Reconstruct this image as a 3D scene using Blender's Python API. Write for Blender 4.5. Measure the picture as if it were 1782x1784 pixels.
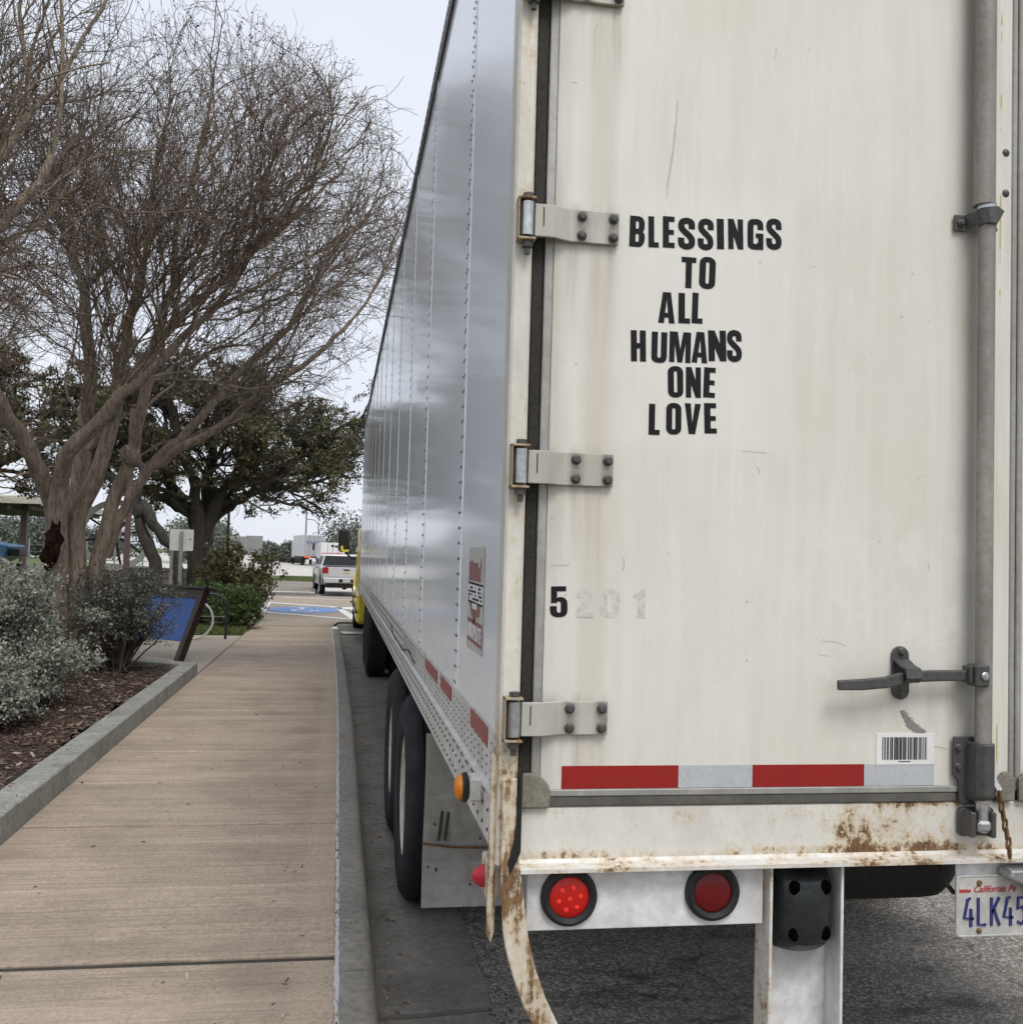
import bpy, bmesh, math, random
import numpy as np
from mathutils import Vector, Matrix
for _o in list(bpy.data.objects): bpy.data.objects.remove(_o)
S = bpy.context.scene
COL = S.collection
R = math.radians
random.seed(7); RNG = np.random.default_rng(7)

# ---------------------------------------------------------------- camera
YAW, PITCH, ROLL, CAM_H = R(9.498), R(2.515), 0.028, 1.74
fw = Vector((math.sin(YAW)*math.cos(PITCH), math.cos(YAW)*math.cos(PITCH), math.sin(PITCH)))
r0 = Vector((math.cos(YAW), -math.sin(YAW), 0)); u0 = r0.cross(fw)
rt = math.cos(ROLL)*r0 + math.sin(ROLL)*u0
up = math.cos(ROLL)*u0 - math.sin(ROLL)*r0
cd = bpy.data.cameras.new('camera'); cam = bpy.data.objects.new('camera', cd); COL.objects.link(cam)
cd.sensor_fit = 'HORIZONTAL'; cd.sensor_width = 36; cd.lens = 1785/1782*36
cd.clip_start = 0.05; cd.clip_end = 3000
Mc = Matrix((rt, up, -fw)).transposed().to_4x4(); Mc.translation = (0, 0, CAM_H)
cam.matrix_world = Mc
S.camera = cam

# ---------------------------------------------------------------- world, sun, exposure (bright overcast)
SUN_DIR = Vector((0.14, -0.56, 0.82)).normalized()          # towards the sun
w = bpy.data.worlds.new('World'); S.world = w; w.use_nodes = True
wn, wl = w.node_tree.nodes, w.node_tree.links
wn.clear()
sky = wn.new('ShaderNodeTexSky'); sky.sky_type = 'NISHITA'; sky.sun_disc = False
sky.sun_elevation = math.asin(SUN_DIR.z); sky.sun_rotation = math.atan2(SUN_DIR.x, SUN_DIR.y)
sky.dust_density = 4.0; sky.air_density = 1.0; sky.ozone_density = 1.0
mix = wn.new('ShaderNodeMix'); mix.data_type = 'RGBA'
mix.inputs[0].default_value = 0.85                           # share of even cloud over the clear sky
mix.inputs[7].default_value = (6.3, 6.8, 7.7, 1)
wl.new(sky.outputs[0], mix.inputs[6])
tc = wn.new('ShaderNodeTexCoord'); cn = wn.new('ShaderNodeTexNoise'); cm = wn.new('ShaderNodeMapping')   # faint cloud mottling all round the dome
cm.inputs[3].default_value = (1, 1, 2.2); wl.new(tc.outputs['Generated'], cm.inputs[0]); wl.new(cm.outputs[0], cn.inputs[0])
cn.inputs['Scale'].default_value = 2.6; cn.inputs['Detail'].default_value = 5
cr = wn.new('ShaderNodeValToRGB'); cr.color_ramp.elements[0].position = .3; cr.color_ramp.elements[1].position = .7
cr.color_ramp.elements[0].color = (6.15, 6.5, 7.25, 1); cr.color_ramp.elements[1].color = (6.85, 7.15, 7.7, 1)
wl.new(cn.outputs[0], cr.inputs[0]); wl.new(cr.outputs[0], mix.inputs[7])
bg = wn.new('ShaderNodeBackground'); bg.inputs[1].default_value = 0.10
wo = wn.new('ShaderNodeOutputWorld')
wl.new(mix.outputs[2], bg.inputs[0]); wl.new(bg.outputs[0], wo.inputs[0])
sl = bpy.data.lights.new('sun', 'SUN'); sl.energy = 1.5; sl.angle = R(24); sl.color = (1.0, 0.965, 0.91)
so = bpy.data.objects.new('sun', sl); COL.objects.link(so)
so.rotation_euler = SUN_DIR.to_track_quat('Z', 'Y').to_euler(); so.location = (4, -6, 12)
S.view_settings.view_transform = 'Standard'; S.view_settings.look = 'None'
S.view_settings.exposure = 0.52; S.view_settings.gamma = 1.0
S.render.engine = 'CYCLES'
S.cycles.use_denoising = True; S.cycles.use_adaptive_sampling = True; S.cycles.adaptive_threshold = 0.03; S.cycles.adaptive_min_samples = 16; S.cycles.max_bounces = 4; S.cycles.diffuse_bounces = 3; S.cycles.glossy_bounces = 2; S.cycles.transmission_bounces = 2; S.cycles.caustics_reflective = False; S.cycles.caustics_refractive = False

# ---------------------------------------------------------------- helpers: objects
ORG = {}
def root(name, loc, label, cat, group=None, rz=0.0):
    o = bpy.data.objects.new(name, None); COL.objects.link(o)
    o.empty_display_size = 0.2; o.location = loc; o.rotation_euler = (0, 0, rz)
    tag(o, label, cat, group)
    ORG[o.name] = Vector(loc)
    return o
def local_root(name, loc, label, cat, group=None, rz=0.0):
    o = root(name, loc, label, cat, group, rz); ORG[o.name] = Vector((0, 0, 0)); return o
def tag(o, label, cat, group=None):
    o['label'] = label; o['category'] = cat
    if group: o['group'] = group
def finish(me, name, m, parent=None, smooth=False, kind=None, bump_origin=None):
    """link a mesh; its coordinates are shifted so that it sits in its parent's space"""
    o = bpy.data.objects.new(name, me); COL.objects.link(o)
    if m is not None and not me.materials: me.materials.append(m)
    off = Vector((0, 0, 0))
    if parent is not None:
        off = ORG.get(parent.name, Vector((0, 0, 0)))
        o.parent = parent
    if off.length: me.transform(Matrix.Translation(-off))
    ORG[o.name] = off
    if smooth: me.polygons.foreach_set('use_smooth', [True]*len(me.polygons))
    if kind: o['kind'] = kind
    return o
def dup(o, parent=None, loc=None, name=None):
    c = o.copy(); COL.objects.link(c)
    if parent is not None: c.parent = parent
    if loc is not None: c.location = loc
    ORG[c.name] = ORG.get(o.name, Vector((0, 0, 0)))
    return c
def dup_tree(o, parent=None, loc=None):
    c = dup(o, parent, loc)
    for ch in [k for k in bpy.data.objects if k.parent == o]: dup_tree(ch, c)
    return c

class MB:
    def __init__(s): s.v = []; s.f = []; s.sm = False
    def add(s, v, f, M=None):
        n = len(s.v)
        if M is not None: v = [tuple(M @ Vector(p)) for p in v]
        s.v += [tuple(p) for p in v]; s.f += [tuple(i+n for i in q) for q in f]
        return s
    def box(s, x0, x1, y0, y1, z0, z1, b=0.0, M=None):
        if x1 < x0: x0, x1 = x1, x0
        if y1 < y0: y0, y1 = y1, y0
        if z1 < z0: z0, z1 = z1, z0
        b = min(b, .49*min(x1-x0, y1-y0, z1-z0))
        lo, hi = (x0, y0, z0), (x1, y1, z1)
        if b <= 0:
            v = [(x0,y0,z0),(x1,y0,z0),(x1,y1,z0),(x0,y1,z0),(x0,y0,z1),(x1,y0,z1),(x1,y1,z1),(x0,y1,z1)]
            f = [(0,3,2,1),(4,5,6,7),(0,1,5,4),(1,2,6,5),(2,3,7,6),(3,0,4,7)]
            return s.add(v, f, M)
        idx = {}; v = []
        for sx in (0,1):
            for sy in (0,1):
                for sz in (0,1):
                    sg = (sx, sy, sz)
                    for a in range(3):
                        p = [ (hi[k] if sg[k] else lo[k]) if k == a else ((hi[k]-b) if sg[k] else (lo[k]+b)) for k in range(3)]
                        idx[(sx,sy,sz,a)] = len(v); v.append(tuple(p))
        f = []
        for a in range(3):
            u, w_ = (a+1) % 3, (a+2) % 3
            for sa in (0,1):
                q = []
                for (i, j) in ((0,0),(1,0),(1,1),(0,1)):
                    sg = [0,0,0]; sg[a] = sa; sg[u] = i; sg[w_] = j
                    q.append(idx[(*sg, a)])
                f.append(tuple(q) if sa else tuple(q[::-1]))
            for i in (0,1):
                for j in (0,1):                         # edge along axis a
                    q = []
                    for k, ax in ((0,u),(0,w_),(1,w_),(1,u)):
                        sg = [0,0,0]; sg[a] = k; sg[u] = i; sg[w_] = j
                        q.append(idx[(*sg, ax)])
                    f.append(tuple(q))
        for sx in (0,1):
            for sy in (0,1):
                for sz in (0,1): f.append(tuple(idx[(sx,sy,sz,a)] for a in range(3)))
        return s.add(v, f, M)
    def tube(s, pts, rad, n=8, cap=True, M=None):
        pts = [Vector(p) for p in pts]
        if not hasattr(rad, '__len__'): rad = [rad]*len(pts)
        v = []; f = []
        d = (pts[1]-pts[0]).normalized()
        a = Vector((0,0,1)) if abs(d.z) < .9 else Vector((1,0,0))
        nx = d.cross(a).normalized()
        for i, p in enumerate(pts):
            if i == 0: t = pts[1]-pts[0]
            elif i == len(pts)-1: t = pts[-1]-pts[-2]
            else: t = (pts[i+1]-p).normalized() + (p-pts[i-1]).normalized()
            t = t.normalized() if t.length > 1e-9 else d
            nx = (nx - t*nx.dot(t)); nx = nx.normalized() if nx.length > 1e-9 else t.orthogonal().normalized()
            ny = t.cross(nx)
            for k in range(n):
                an = 2*math.pi*(k+.5)/n
                v.append(p + (nx*math.cos(an) + ny*math.sin(an))*rad[i])
        for i in range(len(pts)-1):
            for k in range(n):
                k2 = (k+1) % n
                f.append((i*n+k, i*n+k2, (i+1)*n+k2, (i+1)*n+k))
        if cap: f.append(tuple(range(n))[::-1]); f.append(tuple(range((len(pts)-1)*n, len(pts)*n)))
        return s.add(v, f, M)
    def cyl(s, p0, p1, r, n=16, r2=None, M=None):
        return s.tube([p0, p1], [r, r if r2 is None else r2], n, True, M)
    def ribbon(s, pts, wd, th, up_=(0,1,0), M=None):
        """flat bar swept along pts: width across, thickness along up_"""
        pts = [Vector(p) for p in pts]; u = Vector(up_).normalized(); v = []; f = []
        if not hasattr(wd, '__len__'): wd = [wd]*len(pts)
        for i, p in enumerate(pts):
            t = (pts[min(i+1, len(pts)-1)]-pts[max(i-1, 0)]).normalized()
            c = t.cross(u).normalized(); w2 = wd[i]/2
            v += [p-c*w2-u*th/2, p+c*w2-u*th/2, p+c*w2+u*th/2, p-c*w2+u*th/2]
        for i in range(len(pts)-1):
            for k in range(4):
                k2 = (k+1) % 4; f.append((i*4+k, i*4+k2, i*4+4+k2, i*4+4+k))
        f += [(3,2,1,0), tuple(len(v)-4+k for k in range(4))]
        return s.add(v, f, M)
    def lathe(s, prof, n=24, M=None, close=False):
        """prof: (r, h) pairs, turned about local x axis"""
        v = []; f = []; m = len(prof)
        for k in range(n):
            a = 2*math.pi*k/n
            for (r_, h) in prof: v.append((h, r_*math.cos(a), r_*math.sin(a)))
        for k in range(n):
            k2 = (k+1) % n
            for i in range(m if close else m-1):
                j = (i+1) % m
                f.append((k*m+i, k*m+j, k2*m+j, k2*m+i))
        if not close:
            if prof[0][0] > 1e-6: f.append(tuple(k*m for k in range(n)))
            if prof[-1][0] > 1e-6: f.append(tuple(k*m+m-1 for k in range(n))[::-1])
        return s.add(v, f, M)
    def prism(s, poly, a0, a1, plane='xz', M=None):
        """extrude a 2-D polygon along the remaining axis from a0 to a1"""
        n = len(poly); v = []
        for a in (a0, a1):
            for (p, q) in poly:
                v.append({'xz': (p, a, q), 'yz': (a, p, q), 'xy': (p, q, a)}[plane])
        f = [tuple(range(n)), tuple(range(n, 2*n))[::-1]]
        for i in range(n): f.append((i, i+n, (i+1) % n + n, (i+1) % n))
        return s.add(v, f, M)
    def dome(s, c, r, ax=(0,-1,0), n=6, h=.55):
        """low rivet head"""
        c = Vector(c); ax = Vector(ax); a = ax.orthogonal().normalized(); b = ax.cross(a)
        v = [c + (a*math.cos(2*math.pi*k/n)+b*math.sin(2*math.pi*k/n))*r for k in range(n)]
        v += [c + ax*r*h*.8 + (a*math.cos(2*math.pi*k/n)+b*math.sin(2*math.pi*k/n))*r*.6 for k in range(n)]
        v.append(c + ax*r*h)
        f = [(k, (k+1) % n, n+(k+1) % n, n+k) for k in range(n)] + [(n+k, n+(k+1) % n, 2*n) for k in range(n)]
        return s.add(v, f)
    def mesh(s, name='mesh', recalc=True, merge=0, bevel=0, seg=2, bang=35):
        me = bpy.data.meshes.new(name)
        bm = bmesh.new()
        vs = [bm.verts.new(p) for p in s.v]
        for q in s.f:
            try: bm.faces.new([vs[i] for i in q])
            except ValueError: pass
        if merge: bmesh.ops.remove_doubles(bm, verts=bm.verts, dist=merge)
        if recalc: bmesh.ops.recalc_face_normals(bm, faces=bm.faces)
        if bevel:
            es = [e for e in bm.edges if len(e.link_faces) == 2 and e.calc_face_angle(0) > R(bang)]
            bmesh.ops.bevel(bm, geom=es, offset=bevel, segments=seg, affect='EDGES', profile=.5, clamp_overlap=True)
        bm.to_mesh(me); bm.free()
        return me
    def build(s, name, m, parent=None, smooth=False, kind=None, **kw):
        me = s.mesh(name, **kw)
        o = finish(me, name, m, parent, smooth, kind)
        if smooth:
            try: me.set_sharp_from_angle(angle=R(38))
            except Exception: pass
        return o
def X_axis_at(x, y, z): return Matrix.Translation((x, y, z))
def ROT(ax, deg): return Matrix.Rotation(R(deg), 4, ax)

def fast_mesh(name, v, f, m, parent=None, kind=None, smooth=False):
    """v (n,3) float array, f (k,3|4) int array"""
    me = bpy.data.meshes.new(name)
    n, k = len(v), f.shape[1]
    me.vertices.add(n); me.vertices.foreach_set('co', np.asarray(v, np.float32).ravel())
    me.loops.add(f.size); me.loops.foreach_set('vertex_index', np.asarray(f, np.int32).ravel())
    me.polygons.add(len(f)); me.polygons.foreach_set('loop_start', np.arange(0, f.size, k, dtype=np.int32))
    me.polygons.foreach_set('loop_total', np.full(len(f), k, np.int32))
    me.update(calc_edges=True); me.validate()
    return finish(me, name, m, parent, smooth, kind)

# ---------------------------------------------------------------- helpers: materials
class NM:
    def __init__(s, name):
        s.m = bpy.data.materials.new(name); s.m.use_nodes = True
        s.t = s.m.node_tree; s.t.nodes.clear()
        s.out = s.t.nodes.new('ShaderNodeOutputMaterial')
        s.p = s.t.nodes.new('ShaderNodeBsdfPrincipled')
        s.t.links.new(s.p.outputs[0], s.out.inputs[0])
        s._pos = None
    def n(s, typ, props=None, **inp):
        x = s.t.nodes.new(typ)
        for k, v in (props or {}).items(): setattr(x, k, v)
        for k, v in inp.items():
            key = int(k[1:]) if k[0] == 'i' and k[1:].isdigit() else k.replace('_', ' ')
            s.put(x.inputs[key], v)
        return x
    def put(s, sock, v):
        if isinstance(v, bpy.types.NodeSocket): s.t.links.new(v, sock)
        elif isinstance(v, bpy.types.Node): s.t.links.new(v.outputs[0], sock)
        else:
            if isinstance(v, tuple) and len(v) == 3 and len(sock.default_value) == 4: v = (*v, 1)
            sock.default_value = v
    def pos(s, scale=(1,1,1), shift=None):
        if s._pos is None: s._pos = s.n('ShaderNodeNewGeometry').outputs['Position']
        if scale == (1,1,1) and shift is None: return s._pos
        k = s.n('ShaderNodeMapping', i0=s._pos, i3=scale)
        if shift: k.inputs[1].default_value = shift
        return k.outputs[0]
    def noise(s, scale, detail=4, rough=.55, vec=None, dist=0):
        return s.n('ShaderNodeTexNoise', Vector=vec if vec is not None else s.pos(), Scale=scale, Detail=detail, Roughness=rough, Distortion=dist).outputs[0]
    def ramp(s, fac, *stops):
        r_ = s.n('ShaderNodeValToRGB', i0=fac); e = r_.color_ramp.elements
        while len(e) < len(stops): e.new(.5)
        for el, (p, c) in zip(e, stops):
            el.position = p; el.color = (*c, 1) if isinstance(c, tuple) else (c, c, c, 1)
        return r_.outputs[0]
    def mixc(s, fac, a, b, mode='MIX'):
        x = s.n('ShaderNodeMix', {'data_type': 'RGBA', 'blend_type': mode})
        s.put(x.inputs[0], fac); s.put(x.inputs[6], a); s.put(x.inputs[7], b)
        return x.outputs[2]
    def math(s, op, a, b=0.0, c=0.0, clamp=False):
        x = s.n('ShaderNodeMath', {'operation': op, 'use_clamp': clamp})
        s.put(x.inputs[0], a); s.put(x.inputs[1], b); s.put(x.inputs[2], c)
        return x.outputs[0]
    def xyz(s):
        x = s.n('ShaderNodeSeparateXYZ', i0=s.pos()); return x.outputs[0], x.outputs[1], x.outputs[2]
    def band(s, v, lo0, lo1, hi0, hi1):
        """1 between lo1 and hi0, fading to 0 at lo0 and hi1"""
        a = s.n('ShaderNodeMapRange', {'interpolation_type': 'SMOOTHSTEP'}, i0=v, i1=lo0, i2=lo1).outputs[0]
        b = s.n('ShaderNodeMapRange', {'interpolation_type': 'SMOOTHSTEP'}, i0=v, i1=hi0, i2=hi1, i3=1.0, i4=0.0).outputs[0]
        return s.math('MULTIPLY', a, b)
    def bump(s, h, strength=.3, dist=.01, chain=None):
        b = s.n('ShaderNodeBump', Height=h, Strength=strength, Distance=dist)
        if chain is not None: s.put(b.inputs['Normal'], chain)
        return b.outputs[0]
    def set(s, col=None, rough=None, metal=None, normal=None, **kw):
        if col is not None: s.put(s.p.inputs['Base Color'], col)
        if rough is not None: s.put(s.p.inputs['Roughness'], rough)
        if metal is not None: s.put(s.p.inputs['Metallic'], metal)
        if normal is not None: s.put(s.p.inputs['Normal'], normal)
        for k, v in kw.items(): s.put(s.p.inputs[k.replace('_', ' ')], v)
        return s.m
def grimy(name, col, rough=.5, metal=0.0, var=.25, scale=9., dirt=(.09,.08,.065), dirt_amt=.35, bump=.15, streak=False, spec=None):
    """paint or metal with uneven grime"""
    k = NM(name)
    n1 = k.noise(scale, 5, .65, k.pos((1,1,.22)) if streak else None)
    n2 = k.noise(scale*5.3, 3, .6)
    c = k.mixc(k.ramp(n1, (.3, 0.), (.75, 1.)), tuple(x*(1-var) for x in col), col)
    d = k.math('MULTIPLY', k.ramp(k.math('MULTIPLY', n1, n2), (.14, 1.), (.36, 0.)), dirt_amt*.75)
    c = k.mixc(d, c, dirt)
    k.set(c, k.math('ADD', rough-.08, k.math('MULTIPLY', n2, .2)), metal)
    if bump: k.set(normal=k.bump(n2, bump, .004))
    if spec is not None: k.set(Specular_IOR_Level=spec)
    return k.m
M = {}
# ---------------------------------------------------------------- materials
# door skin: off-white paint, washed-out vertical streaks, tan run-down stains, specks
k = NM('door_paint'); x, y, z = k.xyz()
st = k.noise(7, 6, .62, k.pos((4, 1, .24)), .6); bl = k.noise(2.6, 4, .6); fine = k.noise(140, 2, .5)
c = k.mixc(k.ramp(st, (.36, 0.), (.66, 1.)), (.615, .597, .540), (.675, .662, .608))
c = k.mixc(k.math('MULTIPLY', k.ramp(bl, (.38, 0.), (.66, 1.)), .5), c, (.69, .682, .642))
blot = k.noise(1.3, 5, .68, k.pos((1, 1, .7), (3.1, 0, 1.7)))
c = k.mixc(k.math('MULTIPLY', k.ramp(blot, (.44, 0.), (.66, 1.)), .42), c, (.56, .51, .415))
clean = k.math('MULTIPLY', k.band(x, .60, .70, 1.02, 1.14), k.band(z, 1.98, 2.05, 2.58, 2.68))
c = k.mixc(k.math('MULTIPLY', clean, .45), c, (.71, .70, .655))
hand = k.math('MULTIPLY', k.band(x, 1.13, 1.25, 1.5, 1.6), k.band(z, 1.30, 1.37, 1.45, 1.53))
c = k.mixc(k.math('MULTIPLY', hand, k.ramp(st, (.35, .05), (.65, .38))), c, (.40, .365, .29))
tan = k.math('MULTIPLY', k.band(x, .545, .575, .605, .64), k.ramp(st, (.3, .25), (.7, 1.)))
c = k.mixc(k.math('MULTIPLY', tan, .55), c, (.47, .40, .30))
edge = k.band(x, .44, .47, .475, .53)
c = k.mixc(k.math('MULTIPLY', edge, k.ramp(st, (.3, .5), (.7, .05))), c, (.30, .27, .21))
rod_grime_shade = k.math('MULTIPLY', k.band(x, 1.485, 1.55, 1.565, 1.60), k.ramp(bl, (.25, .15), (.7, .5)))  # grime beside the lock rod, with some of its shade in the colour
c = k.mixc(rod_grime_shade, c, (.16, .145, .115))
# grime that hangs below each hinge (they repeat every 0.58 m)
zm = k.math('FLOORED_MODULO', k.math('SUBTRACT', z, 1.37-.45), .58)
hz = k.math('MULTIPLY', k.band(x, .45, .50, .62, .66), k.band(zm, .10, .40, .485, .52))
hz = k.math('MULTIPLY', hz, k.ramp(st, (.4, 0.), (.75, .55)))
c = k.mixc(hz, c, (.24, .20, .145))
sp = k.n('ShaderNodeTexVoronoi', Vector=k.pos((1, 1, .8)), Scale=21).outputs[0]
c = k.mixc(k.math('MULTIPLY', k.ramp(sp, (.0, 1.), (.075, 0.)), k.ramp(bl, (.50, 0.), (.58, .75))), c, (.13, .11, .09))
scr = k.noise(3.2, 6, .75, k.pos((5, 1, 1.2)), 2.5)
c = k.mixc(k.math('MULTIPLY', k.ramp(scr, (.488, 0.), (.5, 1.), (.512, 0.)), k.ramp(bl, (.45, 0.), (.6, .28))), c, (.40, .37, .32))
wash = k.math('MULTIPLY', k.band(z, 1.40, 1.5, 1.75, 1.95), k.band(x, 1.05, 1.2, 1.5, 1.6))
c = k.mixc(k.math('MULTIPLY', wash, k.ramp(k.noise(7, 4, .7, None, 1.6), (.5, 0.), (.62, .3))), c, (.74, .73, .70))
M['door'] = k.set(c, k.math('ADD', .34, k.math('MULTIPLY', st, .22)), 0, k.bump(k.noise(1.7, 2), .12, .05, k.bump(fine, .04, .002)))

# outer trailer paint, door edge strip and light panels
M['white_paint'] = grimy('white_paint', (.68, .68, .655), .42, 0, .14, 8, (.16, .14, .11), .5, .12, True)
M['clean_white'] = grimy('clean_white_paint', (.76, .765, .775), .42, 0, .13, 6, (.27, .24, .19), .55, .15)
k = NM('edge_strip_paint'); x, y, z = k.xyz()
st = k.noise(12, 5, .6, k.pos((4, 1, .25)))
c = k.mixc(k.ramp(st, (.3, 0.), (.7, 1.)), (.60, .57, .50), (.70, .68, .62))
yl = k.math('MULTIPLY', k.band(x, 1.637, 1.6395, 1.6415, 1.644), k.ramp(k.noise(7, 3, .6, k.pos((.2, .2, 1))), (.55, 0.), (.6, .8)))
c = k.mixc(yl, c, (.42, .34, .06))
sp = k.n('ShaderNodeTexVoronoi', Scale=30, Vector=k.pos()).outputs[0]
c = k.mixc(k.math('MULTIPLY', k.ramp(sp, (.0, 1.), (.09, 0.)), k.ramp(k.noise(9, 2), (.5, 0.), (.6, .8))), c, (.16, .11, .06))
M['edge_strip'] = k.set(c, .4)

# side panel: glossy blue-white composite skin, gently wavy
k = NM('side_panel_skin'); oi = k.n('ShaderNodeObjectInfo')
v = k.n('ShaderNodeVectorMath', {'operation': 'ADD'}, i0=k.pos(), i1=oi.outputs['Random']).outputs[0]
x, y, z = k.xyz()
wv = k.noise(1.15, 1, .4, k.n('ShaderNodeMapping', i0=v, i3=(1, .9, .6)).outputs[0])
fn = k.noise(60, 3, .6)
low = k.math('MULTIPLY', k.band(z, .5, .6, 1.28, 1.62), k.ramp(k.noise(5, 5, .65), (.35, .2), (.7, .9)))
c = k.mixc(low, (.85, .89, .945), (.74, .725, .68))
sp = k.n('ShaderNodeTexVoronoi', Scale=26, Vector=k.pos()).outputs[0]
c = k.mixc(k.math('MULTIPLY', k.ramp(sp, (.0, 1.), (.07, 0.)), k.band(z, .5, .6, 1.45, 1.6)), c, (.10, .08, .06))
M['side'] = k.set(c, k.math('ADD', .10, k.math('MULTIPLY', low, .35)), 0, k.bump(wv, .14, .03, k.bump(fn, .015, .001)), IOR=1.31)

M['aluminium'] = grimy('weathered_aluminium', (.40, .395, .37), .5, .3, .2, 9, (.14, .13, .1), .5, .08, True)
M['bright_metal'] = grimy('bright_zinc', (.62, .63, .64), .3, .9, .2, 25, (.12, .1, .08), .4, .1)
M['dark_metal'] = grimy('dark_weathered_steel', (.075, .077, .078), .5, .4, .35, 14, (.2, .18, .15), .35, .25)
M['rod'] = grimy('galvanised_rod', (.345, .325, .295), .55, .2, .3, 10, (.12, .10, .08), .6, .12, True)
k = NM('hinge_plate_metal'); x, y, z = k.xyz(); n1 = k.noise(11, 5, .65, k.pos((1, 1, .35))); n2 = k.noise(60, 3, .6)
c = k.mixc(k.ramp(n1, (.3, 0.), (.7, 1.)), (.37, .355, .31), (.49, .475, .42))
hb = k.math('ADD', k.band(x, .515, .538, .546, .57), k.band(x, .592, .612, .64, .65), 0, True)
c = k.mixc(k.math('MULTIPLY', hb, k.ramp(n2, (.3, .75), (.7, .3))), c, (.13, .118, .095))
M['hinge'] = k.set(c, .55, .1, k.bump(n2, .12, .004))
M['gasket'] = grimy('gasket_rubber', (.024, .022, .020), .7, 0, .35, 16, (.08, .07, .055), .5, .2, True, .25)
M['rubber'] = grimy('black_rubber', (.014, .015, .016), .42, 0, .4, 16, (.04, .039, .037), .4, .3, False, .3)
M['black'] = grimy('black_plastic', (.014, .014, .015), .5, 0, .3, 20, (.05, .045, .04), .4, .1, False, .3)
M['under'] = grimy('underbody_steel', (.045, .043, .04), .7, .1, .4, 9, (.09, .07, .05), .5, .3)
M['seal'] = grimy('bottom_seal', (.13, .125, .105), .6, 0, .4, 13, (.05, .045, .035), .6, .2)
M['corner_cap'] = grimy('corner_cap_rubber', (.27, .255, .205), .62, 0, .35, 30, (.10, .085, .06), .6, .5)
M['flap'] = grimy('mud_flap_white', (.45, .44, .41), .6, 0, .18, 4, (.17, .155, .125), .6, .1, True)

def rusty(name, paint, amount=.5, zfun=None, scale=14., stretch=(1,1,.6)):
    k = NM(name); x, y, z = k.xyz()
    a = k.noise(scale, 6, .7, k.pos(stretch)); b = k.noise(scale*3.1, 4, .7); big = k.noise(scale*.28, 3, .6)
    pc = k.mixc(k.ramp(k.noise(7, 6, .7, k.pos((1.3, 1, .6))), (.3, 0.), (.65, 1.)), tuple(q*.8 for q in paint), paint)
    m = k.math('ADD', k.math('MULTIPLY', a, .5), k.math('ADD', k.math('MULTIPLY', b, .3), k.math('MULTIPLY', big, .35)))
    if zfun: m = k.math('ADD', m, zfun(k, x, y, z))
    t = .62 - .22*amount
    rust = k.ramp(m, (t+.005, 0.), (t+.065, 1.))
    halo = k.ramp(m, (t-.09, 0.), (t+.02, 1.))
    rc = k.mixc(k.ramp(b, (.35, 0.), (.65, 1.)), (.05, .026, .014), (.23, .125, .05))
    rc = k.mixc(k.ramp(k.noise(scale*2, 3), (.55, 0.), (.75, .8)), rc, (.02, .018, .02))
    c = k.mixc(k.math('MULTIPLY', halo, .6), pc, (.46, .32, .14))
    c = k.mixc(rust, c, rc)
    k.set(c, k.math('ADD', .45, k.math('MULTIPLY', rust, .4)), 0, k.bump(m, .5, .006))
    return k.m
def sill_mask(k, x, y, z):
    lowz = k.math('MULTIPLY', k.band(z, 1.02, 1.03, 1.052, 1.075), .10)
    spot = k.math('MULTIPLY', k.band(x, 1.12, 1.25, 1.45, 1.62), k.math('ADD', .055, k.math('MULTIPLY', k.band(z, 1.03, 1.04, 1.075, 1.13), .06)))
    top = k.math('MULTIPLY', k.band(z, 1.145, 1.158, 1.2, 1.21), k.math('MULTIPLY', k.band(x, 1.3, 1.42, 1.6, 1.7), .10))
    return k.math('ADD', top, k.math('ADD', lowz, k.math('SUBTRACT', spot, .10)))
M['sill'] = rusty('rusty_sill_paint', (.68, .66, .60), .10, sill_mask, 34)
M['ledge'] = rusty('ledge_scraped_paint', (.66, .655, .63), .02, None, 26, (.5, 1, 1))
def post_mask(k, x, y, z):
    return k.math('ADD', -.12, k.math('MULTIPLY', k.band(z, .3, .4, 1.28, 1.5), .10))
M['post'] = rusty('frame_post_paint', (.66, .635, .565), .22, post_mask, 19, (1.6, 1, .35))
M['leg'] = rusty('scraped_leg_paint', (.67, .65, .59), .17, None, 11, (2.6, 1, .3))
M['rust'] = rusty('rusted_chain_steel', (.11, .07, .05), 1.2, None, 30)

# reflective tape
def tape(name, c1, c2):
    k = NM(name)
    vo = k.n('ShaderNodeTexVoronoi', {'feature': 'DISTANCE_TO_EDGE'}, Vector=k.pos((1, 1, 1)), Scale=130, Randomness=.25).outputs[0]
    c = k.mixc(k.ramp(vo, (.03, 0.), (.12, 1.)), c2, c1)
    c = k.mixc(k.math('MULTIPLY', k.ramp(k.noise(11, 4, .7), (.5, 0.), (.8, .5)), .6), c, tuple(q*.55 for q in c1))
    return k.set(c, .32)
M['tape_red'] = tape('tape_red', (.30, .012, .010), (.25, .010, .009))
M['tape_silver'] = tape('tape_silver', (.40, .42, .44), (.45, .47, .49))
M['side_red'] = grimy('side_tape_red', (.33, .065, .055), .42, 0, .2, 20, (.25, .2, .18), .3, .05)
M['ink'] = grimy('sticker_black', (.010, .010, .013), .6, 0, .25, 30, (.03, .03, .03), .3, 0)
M['ink'].node_tree.nodes['Principled BSDF'].inputs['Specular IOR Level'].default_value = .18
k = NM('ghost_adhesive'); n1 = k.noise(60, 4, .7)
M['ghost'] = k.set(k.mixc(k.ramp(n1, (.4, 0.), (.62, 1.)), (.60, .58, .54), (.46, .445, .42)), .6)
M['paper'] = grimy('label_paper', (.74, .74, .73), .5, 0, .06, 10, (.4, .38, .33), .2, .03)
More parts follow.
